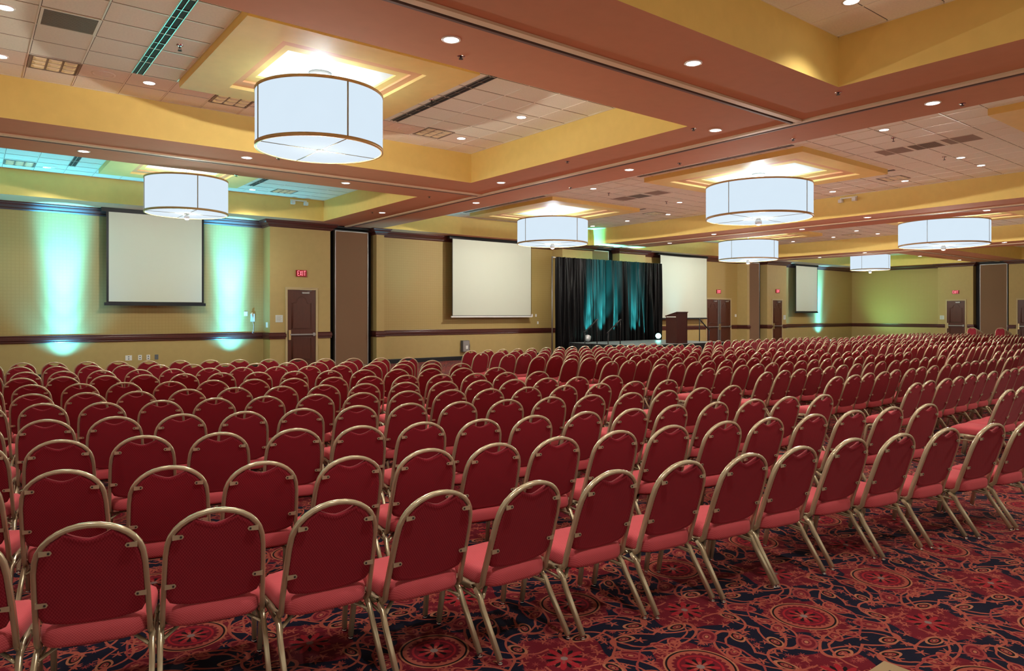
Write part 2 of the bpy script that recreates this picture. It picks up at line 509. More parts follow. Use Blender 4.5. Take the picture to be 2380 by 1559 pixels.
# trims: crown, chair rail, baseboard (paths run so that the room is on the right-hand side)
crown = [(0.0, 4.55), (0.20, 4.55), (0.20, 4.52), (0.17, 4.50), (0.15, 4.46), (0.10, 4.43), (0.07, 4.41), (0.07, 4.385), (0.045, 4.37), (0.03, 4.35), (0.0, 4.35)]
rail = [(0.0, 1.15), (0.028, 1.15), (0.034, 1.135), (0.030, 1.115), (0.045, 1.105), (0.050, 1.085), (0.050, 1.025), (0.042, 1.01), (0.030, 1.0), (0.034, 0.975), (0.026, 0.955), (0.0, 0.955)]
base = [(0.0, 0.15), (0.012, 0.15), (0.018, 0.13), (0.018, 0.0), (0.0, 0.0)]
runs = [
    [(-12, YW), (7.23, YW), (7.23, YP), (9.15, YP), (9.15, YP + 0.4)],
    [(10.77, YP + 0.4), (10.77, YP), (11.05, YP), (11.05, YW), (19.05, YW), (19.05, YP), (20.74, YP), (20.74, YP + 0.4)],
    [(22.37, YP + 0.4), (22.37, YP), (24.04, YP), (24.04, YW), (31.85, YW), (31.85, YP), (32.05, YP), (32.05, YP + 0.4)],
    [(33.66, YP + 0.4), (33.66, YP), (35.53, YP), (35.53, YW), (XW, YW), (XW, 16.65), (XP, 16.65), (XP, 14.88), (XP + 0.4, 14.88)],
    [(XP + 0.4, 13.22), (XP, 13.22), (XP, 11.0)],
]
doors_on = {0: [(7.72, 8.72)], 2: [(29.18, 31.36)], 3: [(34.14, 35.07)]}
def split(run, gaps, axis=0):
    """Cut a wall run at door openings on its straight pieces (x gaps on the back wall, y gaps on the right one)."""
    out = [[run[0]]]
    for a, c in zip(run, run[1:]):
        cuts = []
        if abs(a[1] - c[1]) < 1e-6:
            cuts = [g for g in gaps if a[0] < g[0] and c[0] > g[1]]
        for g in cuts:
            out[-1].append((g[0], a[1])); out.append([(g[1], a[1])])
        out[-1].append(c)
    return out
n = 1
for i, rn in enumerate(runs):
    b = MB(); b.sweep(rn, crown); struct(b.build('trim_%d' % n, M['mahogany'])); n += 1
for i, rn in enumerate(runs):
    if i == 3:
        segs = split(rn[:6], doors_on[3])
        segs[-1] = segs[-1] + [(XW, 16.65), (XP, 16.65), (XP, 16.28)][1:] if False else segs[-1]
        segs = split([(33.66, YP + 0.4), (33.66, YP), (35.53, YP), (35.53, YW), (XW, YW)], doors_on[3])
        segs[-1] += [(XW, 16.65), (XP, 16.65), (XP, 16.28)]
        segs += [[(XP, 15.16), (XP, 14.88), (XP + 0.4, 14.88)]]
    elif i == 4:
        segs = [[(XP + 0.4, 13.22), (XP, 13.22), (XP, 12.90)]]
    else:
        segs = split(rn, doors_on.get(i, []))
    b = MB(); c = MB()
    for s_ in segs: b.sweep(s_, rail); c.sweep(s_, base)
    struct(b.build('trim_%d' % n, M['mahogany'])); n += 1
    struct(c.build('baseboard_back.%03d' % i if i < 3 else 'baseboard_right.%03d' % i, M['black']))

# ceiling: beams with coffers
XB = [(-0.83, 8.64), (10.88, 20.33), (22.80, 32.10), (34.40, 43.20)]
YB_S = [(-1.3, 4.45), (6.78, 12.57), (14.86, 20.53)]
YB_L = [(-2.0, 20.95)]
coffers = [(x, y) for x in (XB[0], XB[3]) for y in YB_S] + [(x, YB_L[0]) for x in (XB[1], XB[2])]
def soffit_mesh():
    b = MB()
    xs = sorted({-12.0, 46.0} | {v for c in coffers for v in c[0]}); ys = sorted({-6.0, 23.0} | {v for c in coffers for v in c[1]})
    for i in range(len(xs) - 1):
        for j in range(len(ys) - 1):
            cx, cy = (xs[i] + xs[i + 1]) / 2, (ys[j] + ys[j + 1]) / 2
            if any(c[0][0] < cx < c[0][1] and c[1][0] < cy < c[1][1] for c in coffers): continue
            b.quad((xs[i], ys[j], ZS), (xs[i], ys[j + 1], ZS), (xs[i + 1], ys[j + 1], ZS), (xs[i + 1], ys[j], ZS))
    b.box(-12, 46, -6, 23, ZT + 0.35, ZT + 0.45)
    return b
ceiling = struct(soffit_mesh().build('ceiling', M['soffit']))
GX0, GP = 0.66, 0.611
for (x0, x1), (y0, y1) in coffers:
    b = MB()
    b.quad((x0, y0, ZS), (x0, y0, ZT), (x0, y1, ZT), (x0, y1, ZS)); b.quad((x1, y0, ZS), (x1, y1, ZS), (x1, y1, ZT), (x1, y0, ZT))
    b.quad((x0, y0, ZS), (x1, y0, ZS), (x1, y0, ZT), (x0, y0, ZT)); b.quad((x0, y1, ZS), (x0, y1, ZT), (x1, y1, ZT), (x1, y1, ZS))
    b.build('coffer_side', M['side'], ceiling)
    MB().box(x0, x1, y0, y1, ZT, ZT + 0.03).build('tile_field', M['tile'], ceiling)
    b = MB()
    k = math.ceil((x0 - GX0) / GP)
    while GX0 + k * GP < x1:
        x = GX0 + k * GP; k += 1
        b.box(x - 0.014, x + 0.004, y0, y1, ZT - 0.006, ZT + 0.001, 0); b.box(x + 0.004, x + 0.012, y0, y1, ZT - 0.001, ZT + 0.001, 1)
    k = 1
    while y1 - k * GP > y0:
        y = y1 - k * GP; k += 1
        b.box(x0, x1, y - 0.004, y + 0.010, ZT - 0.006, ZT + 0.001, 0); b.box(x0, x1, y - 0.012, y - 0.004, ZT - 0.001, ZT + 0.001, 1)
    b.box(x0, x1, y1 - 0.02, y1, ZT - 0.004, ZT, 0).box(x1 - 0.02, x1, y0, y1, ZT - 0.004, ZT, 0)
    b.build('ceiling_grid', [M['tbar'], M['tbar_shade']], ceiling)

# dropped yellow panels with a stepped light recess
def cloud(cx, cy, hx, hy, ox, oy, ix, iy):
    b = MB(); z0, z1 = 5.062, ZT
    def frame(ax, ay, bx, by, z, zz, mi):
        # ring between outer (ax, ay) and inner (bx, by) rectangles at height z, inner riser up to zz
        b.box(cx - ax, cx + ax, cy - ay, cy - by, z, zz, mi); b.box(cx - ax, cx + ax, cy + by, cy + ay, z, zz, mi)
        b.box(cx - ax, cx - bx, cy - by, cy + by, z, zz, mi); b.box(cx + bx, cx + ax, cy - by, cy + by, z, zz, mi)
    frame(hx, hy, ox, oy, z0, z1, 0)
    mx_, my_ = (ox + ix) / 2, (oy + iy) / 2
    frame(ox + 0.01, oy + 0.01, mx_, my_, z0 + 0.045, z1, 1)
    frame(mx_ + 0.01, my_ + 0.01, ix, iy, z0 + 0.075, z1, 0)
    b.box(cx - ix - 0.01, cx + ix + 0.01, cy - iy - 0.01, cy + iy + 0.01, z1 - 0.012, z1, 2)
    return b.build('cloud_panel', [M['cloud'], M['ledge'], M['recess']], ceiling)
DRUMS = [  # x, y, radius, place
    (4.02, 9.67, 0.885, 'largest glowing drum pendant lamp, hanging in the near left ceiling bay'),
    (4.09, 17.70, 0.90, 'glowing drum pendant lamp hanging before the leftmost projection screen'),
    (15.55, 17.80, 1.18, 'glowing drum pendant lamp hanging left above the black stage drape'),
    (15.42, 9.95, 1.25, 'wide glowing drum pendant lamp, largest on the right of the photo'),
    (26.80, 17.80, 1.23, 'glowing drum pendant lamp hanging above the double doors beyond the stage'),
    (26.45, 9.95, 1.36, 'glowing drum pendant lamp nearest the right edge of the photo'),
    (37.90, 17.80, 0.95, 'smallest glowing drum pendant lamp, farthest off before the green wall'),
]
for x, y in ((4.10, 9.67), (4.10, 17.72)): cloud(x, y, 1.60, 1.60, 1.02, 1.12, 0.79, 0.66)
cloud(4.10, 1.62, 1.60, 1.60, 1.02, 1.12, 0.79, 0.66)
for cx in (15.55, 27.1):
    for y in (9.93, 17.78, 2.30): cloud(cx, y, 1.90, 2.15, 1.42, 1.72, 0.72, 1.28)
for y in (9.67, 17.72): cloud(38.6, y, 1.60, 1.60, 1.02, 1.12, 0.79, 0.66)

# partition tracks on the beams
def track(path_fn, L0, L1, axis, c):
    b = MB()
    def bx(o0, o1, z0, z1, mi):
        if axis == 'y': b.box(c + o0, c + o1, L0, L1, z0, z1, mi)
        else: b.box(L0, L1, c + o0, c + o1, z0, z1, mi)
    bx(-0.125, -0.030, ZS - 0.030, ZS + 0.001, 0); bx(0.020, 0.060, ZS - 0.030, ZS + 0.001, 2)
    bx(-0.030, 0.020, ZS - 0.006, ZS + 0.001, 1)
    return b
for i, c in enumerate((9.78, 21.57, 33.25)):
    struct(track(None, -6, YP + 0.05, 'y', c).build('trim_%d' % (20 + i), [M['track'], M['track_dark'], M['track_brown']]))
for i, (c, a, e) in enumerate(((5.64, -6, 9.67), (13.75, -6, 9.67), (5.64, 33.36, XP), (13.75, 33.36, XP))):
    struct(track(None, a, e, 'x', c).build('trim_%d' % (30 + i), [M['track'], M['track_dark'], M['track_brown']]))

# ------------------------------------------------------------------ doors
def arch_path(x0, x1, z0, z1):
    """Outline of a raised panel with a shouldered arch at its head."""
    w = x1 - x0; cx = (x0 + x1) / 2; sh = w * 0.22; zs = z1 - w * 0.34
    pts = [(x0, z0), (x0, zs), (x0 + sh * 0.8, zs)]
    for k in range(13):
        a = PI - PI * k / 12
        pts.append((cx + (w / 2 - sh) * math.cos(a), zs + 0.03 + (z1 - zs - 0.03) * math.sin(a)))
    pts += [(x1 - sh * 0.8, zs), (x1, zs), (x1, z0), (x0, z0)]
    return pts
def door(idx, loc, rz, leaves, hinge_right, label):
    """Door in local space: x along the wall, front face towards -y."""
    W = 0.90 if leaves == 1 else 1.98
    t = empty('door_%d' % idx, loc, rz); struct(t); t['label'] = label
    b = MB()
    f = 0.06
    b.box(-W / 2 - f, -W / 2, -0.03, 0.03, 0, 2.52); b.box(W / 2, W / 2 + f, -0.03, 0.03, 0, 2.52); b.box(-W / 2, W / 2, -0.03, 0.03, 2.46, 2.52)
    b.box(-W / 2 - f - 0.012, W / 2 + f + 0.012, -0.045, -0.02, 2.515, 2.535)
    b.build('door_frame', M['doorframe'], t)
    lw = W / leaves
    for k in range(leaves):
        x0 = -W / 2 + k * lw + 0.004; x1 = x0 + lw - 0.008
        leaf = MB().box(x0, x1, -0.012, 0.03, 0.01, 2.455).build('door_leaf', M['doorwood'], t)
        m_ = MB()
        for q in (0.0, 0.03):
            m_.tube([(x, -0.014, z) for x, z in arch_path(x0 + 0.13 + q, x1 - 0.13 - q, 1.25 + q, 2.27 - q)], 0.022, 0.014, up=(0, 1, 0))
            m_.tube([(x, -0.014, z) for x, z in ((x0 + 0.13 + q, 0.3 + q), (x0 + 0.13 + q, 1.0 - q), (x1 - 0.13 - q, 1.0 - q), (x1 - 0.13 - q, 0.3 + q), (x0 + 0.13 + q, 0.3 + q))], 0.022, 0.014, up=(0, 1, 0))
        m_.build('panel_moulding', M['doorwood'], leaf)
        p = MB(); p.box(x0 + 0.06, x1 - 0.02, -0.085, -0.05, 1.06, 1.10)
        p.box(x1 - 0.10, x1 - 0.03, -0.06, -0.01, 1.03, 1.13)
        p.build('push_bar', M['alu'], leaf)
        lx = x0 + 0.05 if (hinge_right ^ (k == 1)) or leaves == 1 else x1 - 0.05
        if leaves == 2: lx = x1 - 0.05 if k == 0 else x0 + 0.05
        MB().box(lx - 0.035, lx + 0.035, -0.075, -0.012, 0.92, 1.22).build('lock_plate', M['brass'], leaf)
        c_ = MB(); cxm = x1 - 0.30
        c_.box(cxm - 0.15, cxm + 0.08, -0.07, -0.012, 2.34, 2.39); c_.tube([(cxm, -0.06, 2.40), (cxm + 0.12, -0.16, 2.43), (cxm - 0.22, -0.05, 2.45)], 0.018, 0.01)
        c_.build('door_closer', M['alu'], leaf)
    if leaves == 2:
        MB().box(-0.09, -0.055, -0.07, -0.012, 0.12, 2.42).box(0.055, 0.09, -0.07, -0.012, 0.12, 2.42).build('vertical_rod', M['alu'], t)
    return t
door(1, (8.21, YP - 0.005, 0), 0, 1, False, 'single dark mahogany door in the left pier')
door(2, (30.25, YW - 0.005, 0), 0, 2, False, 'double dark mahogany doors right of the stage')
door(3, (34.60, YP - 0.005, 0), 0, 1, False, 'single dark door beside the far brown partition panel')
door(4, (XP - 0.005, 15.72, 0), -PI / 2, 1, False, 'single dark mahogany door in the right wall')
door(5, (XP - 0.005, 12.36, 0), -PI / 2, 1, False, 'dark door cut by the right edge of the photo')

# ------------------------------------------------------------------ exit signs
def exit_sign(loc, rz, label):
    t = empty('exit_sign', loc, rz); tag(t, label, 'exit sign', 'lit red exit signs over the doors')
    MB().box(-0.165, 0.165, -0.05, 0.0, -0.10, 0.10).build('housing', M['exitbox'], t)
    b = MB(); h = 0.07; y0, y1 = -0.056, -0.049; s_ = 0.016
    def seg(x0, z0, x1, z1):
        b.tube([(x0, -0.052, z0), (x1, -0.052, z1)], s_, 0.006, n=4, up=(0, 1, 0), power=1.0)
    x = -0.125
    seg(x, -h, x, h); seg(x, h, x + 0.05, h); seg(x, 0, x + 0.042, 0); seg(x, -h, x + 0.05, -h)
    x = -0.052; seg(x, -h, x + 0.052, h); seg(x, h, x + 0.052, -h)
    x = 0.033; seg(x, -h, x, h)
    x = 0.098; seg(x, -h, x, h); seg(x - 0.032, h, x + 0.032, h)
    b.build('letters', M['exitred'], t)
exit_sign((8.195, YP, 2.97), 0, 'red lit EXIT sign above the left single door')
exit_sign((30.22, YW, 2.86), 0, 'red lit EXIT sign above the double doors right of the stage')
exit_sign((34.62, YP, 2.96), 0, 'red lit EXIT sign above the narrow door right of the brown panel')
exit_sign((XP, 15.74, 2.94), -PI / 2, 'red lit EXIT sign above the door in the far right wall')

# ------------------------------------------------------------------ folding partition panels
def partition(loc, rz, w, label):
    t = empty('partition_panel', loc, rz); tag(t, label, 'partition', 'folding partition panels stacked at the tracks')
    MB().box(-w / 2 + 0.02, w / 2 - 0.02, 0.0, 0.10, 0.03, 4.38).build('panel', M['panel'], t)
    b = MB(); b.box(-w / 2, -w / 2 + 0.025, -0.012, 0.11, 0.01, 4.41); b.box(w / 2 - 0.025, w / 2, -0.012, 0.11, 0.01, 4.41)
    b.box(-w / 2 + 0.025, w / 2 - 0.025, -0.012, 0.11, 4.38, 4.41); b.box(-w / 2 + 0.025, w / 2 - 0.025, -0.012, 0.11, 0.01, 0.035)
    b.build('edge_frame', M['alu'], t)
partition((9.96, 21.36, 0), 0, 1.17, 'tall brown folding partition panel beside the left single door')
partition((21.30, 21.30, 0), 0, 1.0, 'brown partition panel whose top shows above the black stage drape')
partition((32.60, 21.30, 0), 0, 0.98, 'tall plain brown partition panel between the double doors and narrow door')
partition((XP + 0.10, 13.95, 0), -PI / 2, 1.28, 'tall brown folding partition panel standing in the far right wall')

# ------------------------------------------------------------------ projection screens
def screen(x0, x1, z0, z1, y, dark, label, barmat):
    t = empty('projection_screen', ((x0 + x1) / 2, y, 0)); tag(t, label, 'projection screen', 'pull-down projection screens on the back wall')
    w = (x1 - x0) / 2; e = 0.055 if dark else 0.02
    MB().box(-w + e, w - e, -0.004, 0.0, z0 + e, z1).build('screen_surface', M['screen'], t)
    MB().box(-w, w, 0.0, 0.006, z0, z1).build('border', M['black'], t)
    MB().box(-w - 0.05, w + 0.05, -0.012, 0.018, z0 - 0.05, z0 + (0.03 if dark else 0.0)).build('bottom_bar', M[barmat], t)
    MB().box(-w - 0.12, w + 0.06, -0.02, 0.13, 4.44, 4.545).build('roller_case', M['black'], t)
    MB().tube([(0, -0.01, z0 - 0.05), (0, -0.012, z0 - 0.075), (0.03, -0.012, z0 - 0.085)], 0.01).build('pull_handle', M['chrome'], t)
screen(2.95, 5.40, 1.99, 4.46, 21.40, True, 'white projection screen with black border, between two teal wall washes', 'black')
screen(13.90, 17.60, 1.64, 4.46, 21.42, False, 'widest white projection screen, left of the black stage drape', 'whiteplastic')
screen(25.30, 28.78, 1.52, 4.46, 21.42, False, 'white projection screen behind the lectern, right of the black drape', 'black')
screen(36.84, 39.19, 1.83, 4.46, 21.42, True, 'small distant white projection screen beside a teal wall wash', 'black')

# ------------------------------------------------------------------ drum lamps
def light(name, kind, loc, energy, color, parent=None, **k):
    l = bpy.data.lights.new(name, kind); l.energy = energy; l.color = color
    for a, v in k.items(): setattr(l, a, v)
    o = bpy.data.objects.new(name, l); COL.objects.link(o); o.location = loc
    if parent: o.parent = parent
    return o
def aim(o, d):
    o.rotation_euler = Vector(d).to_track_quat('-Z', 'Y').to_euler(); return o

def drum(i, x, y, R, label):
    t = empty('drum_pendant_lamp', (x, y, 0)); tag(t, label, 'pendant lamp', 'glowing drum pendant lamps')
    z0, z1 = 4.05, 4.86
    N = 64
    b = MB(); b.lathe((0, 0, 0), [(R, z0 + 0.02), (R, z1 - 0.02)], N); b.lathe((0, 0, 0), [(R - 0.012, z1 - 0.02), (R - 0.012, z0 + 0.02)], N)
    b.build('lamp_shade', M['shade'], t)
    b = MB()
    for za, zb in ((z0, z0 + 0.045), (z1 - 0.04, z1)):
        b.lathe((0, 0, 0), [(R - 0.02, za), (R + 0.008, za), (R + 0.008, zb), (R - 0.02, zb), (R - 0.02, za)], N)
    b.build('rim', M['drumrim'], t)
    b = MB()
    for k in range(4):
        a = k * PI / 2 + 0.02
        b.tube([((R + 0.004) * math.cos(a), (R + 0.004) * math.sin(a), z0 + 0.04), ((R + 0.004) * math.cos(a), (R + 0.004) * math.sin(a), z1 - 0.03)], 0.022, 0.012, n=6)
    b.build('shade_rib', M['drumbar'], t)
    MB().cyl((0, 0), R - 0.02, z0 + 0.012, z0 + 0.02, N).build('diffuser', M['diffuser'], t)
    b = MB()
    for k in range(2):
        a = k * PI / 2 + 0.02
        b.tube([(-(R - 0.01) * math.cos(a), -(R - 0.01) * math.sin(a), z0 + 0.008), ((R - 0.01) * math.cos(a), (R - 0.01) * math.sin(a), z0 + 0.008)], 0.014, 0.010, n=6)
    b.cyl((0, 0), 0.055, z0 - 0.004, z0 + 0.008, 16)
    b.build('bottom_bracket', M['drumbar'], t)
    if i:
        MB().ball((0, 0, z0 - 0.075), 0.085 if i > 1 else 0.06).build('finial', M['glass'], t)
    b = MB(); b.tube([(0, 0, z1 - 0.3), (0, 0, 5.13)], 0.02, n=8)
    for k in range(5): b.lathe((0, 0, z1 + 0.03 + k * 0.045), [(0.014, -0.018), (0.024, 0.0), (0.014, 0.018)], 10)
    b.build('suspension_chain', M['whiteplastic'], t)
    MB().lathe((0, 0, 5.10), [(0.02, -0.03), (0.10, -0.012), (0.14, 0.0), (0.16, 0.045), (0.16, 0.06)], 24, cap0=True).build('canopy', M['whiteplastic'], t)
    b = MB()
    for k in range(3):
        a = 2 * PI * k / 3 + 0.5
        b.tube([(0.02 * math.cos(a), 0.02 * math.sin(a), z1 - 0.3), (R * math.cos(a), R * math.sin(a), z1 - 0.03)], 0.008, n=6)
    b.build('spider_arm', M['drumbar'], t)
    light('bulb_glow', 'POINT', (0, 0, z1 - 0.03), DRUM_UP_W * (R / 0.9) ** 2, (0.84, 0.98, 1.06), t, shadow_soft_size=0.12)
    light('bulb_downlight', 'POINT', (0, 0, z0 - (0.19 if i else 0.38)), DRUM_DOWN_W * (R / 0.9) ** 2, (1.0, 0.97, 0.86), t, shadow_soft_size=0.012)
for i, (x, y, R, lab) in enumerate(DRUMS): drum(i, x, y, R, lab)

# ------------------------------------------------------------------ recessed downlights
def dl_proto():
    t = empty('recessed_downlight')
    MB().lathe((0, 0, 0), [(0.100, 0.0), (0.098, -0.008), (0.080, -0.010), (0.078, 0.0)], 28).build('trim_ring', M['lamptrim'], t)
    MB().cyl((0, 0), 0.079, -0.006, -0.002, 28).build('lens', M['lamp'], t)
    register(t)
    return t
DL = []
def dl(x, y, z, label): DL.append((x, y, z, label))
near = 'white recessed downlight in '
for k, (x, y) in enumerate([(3.97, 6.14), (6.51, 5.03), (9.15, 6.65)]): dl(x, y, ZS, near + 'the near brown cross beam, %s from the left' % ORD[k + 1])
for k, (x, y) in enumerate([(1.62, 14.28), (4.03, 13.04), (6.50, 14.24), (9.13, 12.14)]): dl(x, y, ZS, near + 'the left cross beam, %s from the left' % ORD[k + 1])
dl(9.20, 17.77, ZS, near + 'the long beam, above the left partition panel')
for k, (x, y) in enumerate([(10.29, 4.0), (10.31, 9.51), (10.28, 14.73)]): dl(x, y, ZS, near + 'the far edge of the long near beam, %s nearest' % ORD[k + 1])
for k, (x, y) in enumerate([(20.85, 4.4), (20.9, 9.89), (20.98, 15.32)]): dl(x, y, ZS, near + 'the middle long beam, near side, %s nearest' % ORD[k + 1])
for k, (x, y) in enumerate([(22.05, 7.21), (22.1, 12.62), (22.2, 18.31)]): dl(x, y, ZS, near + 'the middle long beam, far side, %s nearest' % ORD[k + 1])
for k, (x, y) in enumerate([(32.44, 10.0), (32.77, 15.63)]): dl(x, y, ZS, near + 'the farthest long beam, near side, %s nearest' % ORD[k + 1])
dl(33.7, 18.31, ZS, near + 'the farthest long beam, by the smallest drum lamp')
for k, (x, y) in enumerate([(36.83, 14.9), (39.22, 13.7), (41.09, 14.69)]): dl(x, y, ZS, near + 'the far cross beam by the right partition, %s from the left' % ORD[k + 1])
for k, (x, y) in enumerate([(0.35, 9.81), (0.36, 11.7), (2.17, 11.67)]): dl(x, y, ZT, near + 'the near left tiles, %s clockwise from the top left' % ORD[k + 1])
dl(7.73, 9.68, ZT, near + 'the tiles right of the nearest drum lamp, nearer one')
dl(7.72, 11.57, ZT, near + 'the tiles right of the nearest drum lamp, by a louvred light')
dl(7.76, 3.85, ZT, near + 'the tiles at the top edge of the photo, right of centre')
dl(1.51, 20.4 - 0.55, ZT, near + 'the teal-lit tiles left of the second drum lamp')
dl(6.3, 19.9, ZT, near + 'the teal-lit tiles right of the second drum lamp')
for k, (x, y) in enumerate([(13.65, 6.15), (17.42, 6.20), (18.69, 6.23), (19.30, 8.17), (19.37, 10.14)]): dl(x, y, ZT, near + 'the tiles round the wide right drum lamp, %s nearest' % ORD[k + 1])
for k, (x, y) in enumerate([(13.69, 13.96), (17.48, 14.03), (19.27, 15.96), (19.40, 17.99), (19.48, 19.9)]): dl(x, y, ZT, near + 'the tiles round the drum lamp left of the stage, %s nearest' % ORD[k + 1])
for k, (x, y) in enumerate([(29.22, 14.28), (31.03, 14.25), (30.84, 16.11), (31.14, 18.24)]): dl(x, y, ZT, near + 'the tiles beyond the middle beam, %s nearest' % ORD[k + 1])
proto = dl_proto()
for i, (x, y, z, lab) in enumerate(DL):
    o = proto if i == 0 else copy_tree(proto)
    o.location = (x, y, z)
    tag(o, lab, 'ceiling light', 'recessed downlights in the ceiling')
    sp = light('downlight_beam', 'SPOT', (0, 0, -0.03), DOWN_W, (1.0, 0.93, 0.82), o, spot_size=math.radians(118), spot_blend=0.7, shadow_soft_size=0.07)
# rows of downlights in the part of the room behind the viewer
for x, y in ((1.6, 1.0), (3.6, 1.8), (7.7, 0.2), (12, 1.2), (0.3, 4.0), (-3.0, 6.5), (-3.0, 11.5), (-3, 17)):
    light('downlight_beam', 'SPOT', (x, y, ZS - 0.03), DOWN_W * 1.6, (1.0, 0.93, 0.82), None, spot_size=math.radians(130), spot_blend=0.7, shadow_soft_size=0.1)

# added soft upward fill to brighten the ceiling; no lamps stand here
for i in range(8):
    for j in range(3):
        x, y = 0.5 + 5.6 * i, 1.5 + 6.2 * j
        if i == 0 and j == 0: x, y = 2.8, 0.0
        aim(light('ceiling_fill', 'SPOT', (x, y, 1.02), FILL_W * (0.55 if (j == 2 and i < 2) else 1.0), (0.98, 0.80, 0.54), None, spot_size=math.radians(150), spot_blend=0.8, shadow_soft_size=0.30), (0, 0, 1))

# ------------------------------------------------------------------ ceiling fittings
def put(protofn, items, cat, group):
    p = protofn(); register(p)
    for i, it in enumerate(items):
        o = p if i == 0 else copy_tree(p)
        o.location = it[0]
        if p.name.startswith('fire_sprinkler') and it[0][2] == ZS: o.scale = (1, 1, 0.4)
        elif p.name.startswith('fire_sprinkler'): o.scale = (1, 1, 1)
        if len(it) > 2: o.rotation_euler = (0, 0, it[2])
        tag(o, it[1], cat, group)
def sprinkler():
    t = empty('fire_sprinkler')
    MB().lathe((0, 0, 0), [(0.045, 0.0), (0.040, -0.010), (0.018, -0.014)], 16, cap1=True).build('escutcheon', M['chrome'], t)
    b = MB(); b.tube([(0, 0, -0.01), (0, 0, -0.045)], 0.014, n=6); b.tube([(0.012, 0, -0.03), (0.018, 0, -0.05), (0, 0, -0.07)], 0.006, n=5); b.tube([(-0.012, 0, -0.03), (-0.018, 0, -0.05), (0, 0, -0.07)], 0.006, n=5)
    b.cyl((0, 0), 0.026, -0.074, -0.070, 12)
    b.build('sprinkler_head', M['ventdark'], t)
    return t
sp_s = [(4.32, 6.48, 'near brown cross beam, first from the left'), (8.82, 6.81, 'near brown cross beam, by its right end'), (8.85, 4.56, 'brown beam under the top right yellow corner'),
        (10.64, 3.77, 'long beam near the right edge of the photo'), (10.62, 6.22, 'long beam, above the wide right drum lamp'), (10.62, 8.52, 'long beam, left of the wide right drum lamp'),
        (8.85, 9.71, 'long beam below the near left bay'), (10.74, 11.68, 'long beam, above the third drum lamp'), (4.51, 12.75, 'left cross beam under the largest drum lamp'),
        (4.37, 14.83, 'left cross beam above the second drum lamp'), (9.77, 13.60, 'track where the left beams cross'), (8.86, 14.67, 'long beam, first beyond the left crossing'), (8.95, 17.87, 'long beam near the left partition panel')]
sp_t = [(2.18, 9.80, 'tiles left of the largest drum lamp'), (5.95, 9.78, 'tiles right of the largest drum lamp'), (14.42, 6.32, 'tiles above the wide right drum lamp, left one'),
        (17.04, 6.39, 'tiles above the wide right drum lamp, right one'), (14.52, 14.18, 'tiles beyond the third drum lamp, left one'), (17.03, 14.17, 'tiles beyond the third drum lamp, right one')]
put(sprinkler, [((x, y, ZS), 'small metal fire sprinkler in the ' + d) for x, y, d in sp_s] + [((x, y, ZT), 'small metal fire sprinkler hanging from the ' + d) for x, y, d in sp_t], 'sprinkler', 'fire sprinklers in the ceiling')
def speaker():
    t = empty('ceiling_speaker')
    MB().lathe((0, 0, 0), [(0.155, 0.0), (0.152, -0.008), (0.125, -0.010), (0.120, -0.004)], 32).build('bezel', M['tile'], t)
    MB().lathe((0, 0, 0), [(0.122, -0.004), (0.08, -0.010), (0.03, -0.013)], 32, cap1=True).build('grille', M['tile'], t)
    return t
put(speaker, [((1.57, 11.66, ZT), 'round ceiling speaker left of the near slot vent'), ((6.50, 11.62, ZT), 'round ceiling speaker right of the largest drum lamp'),
              ((1.57, 19.75, ZT), 'round ceiling speaker in the teal-lit tiles, left one'), ((6.50, 19.70, ZT), 'round ceiling speaker in the teal-lit tiles, right one'),
              ((18.05, 7.75, ZT), 'round ceiling speaker above the wide right drum lamp')], 'speaker', 'round ceiling speakers')
def troffer():
    t = empty('louvred_ceiling_light')
    b = MB(); e = 0.29
    b.box(-e, e, -e, e, -0.002, 0.0, 0)
    for s_ in (-1, 1):
        b.box(s_ * e - 0.012, s_ * e + 0.012, -e, e, -0.012, 0.0, 0); b.box(-e, e, s_ * e - 0.012, s_ * e + 0.012, -0.012, 0.0, 0)
    b.build('housing', M['vent'], t)
    b = MB()
    for i in range(3):
        for j in range(3):
            cx, cy = (i - 1) * 0.18, (j - 1) * 0.18
            b.ring_loft([[(cx + sx * 0.076, cy + sy * 0.076, -0.006) for sx, sy in ((-1, -1), (1, -1), (1, 1), (-1, 1))],
                         [(cx + sx * 0.04, cy + sy * 0.04, -0.022) for sx, sy in ((-1, -1), (1, -1), (1, 1), (-1, 1))]], 0, True, False, True, False)
    b.build('louver', M['louver'], t)
    return t
put(troffer, [((0.97, 11.66, ZT), 'square louvred ceiling light in the near left tiles'), ((3.42, 11.80, ZT), 'square louvred ceiling light behind the left corner of the yellow panel'),
              ((7.08, 11.56, ZT), 'square louvred ceiling light right of the largest drum lamp'), ((0.97, 19.72, ZT), 'square louvred ceiling light in the teal-lit tiles, far left'),
              ((7.10, 19.62, ZT), 'square louvred ceiling light in the teal-lit tiles, right of the second drum lamp'), ((18.70, 8.20, ZT), 'square louvred ceiling light above the wide right drum lamp'),
              ((18.70, 16.10, ZT), 'square louvred ceiling light right of the third drum lamp'), ((30.45, 15.1, ZT), 'square louvred ceiling light beyond the middle beam')], 'ceiling light', 'square louvred ceiling lights')
def vent():
    t = empty('ceiling_vent')
    b = MB(); e = 0.30
    for s_ in (-1, 1):
        b.box(s_ * 0.285 - 0.015, s_ * 0.285 + 0.015, -e, e, -0.010, 0.0); b.box(-e, e, s_ * 0.285 - 0.015, s_ * 0.285 + 0.015, -0.010, 0.0)
    b.build('vent_frame', M['tbar'], t)
    b = MB(); b.box(-0.27, 0.27, -0.27, 0.27, -0.003, 0.0)
    for k in range(18): b.box(-0.27, 0.27, -0.262 + k * 0.030, -0.250 + k * 0.030, -0.008, -0.003)
    b.build('vent_grille', M['vent'], t)
    return t
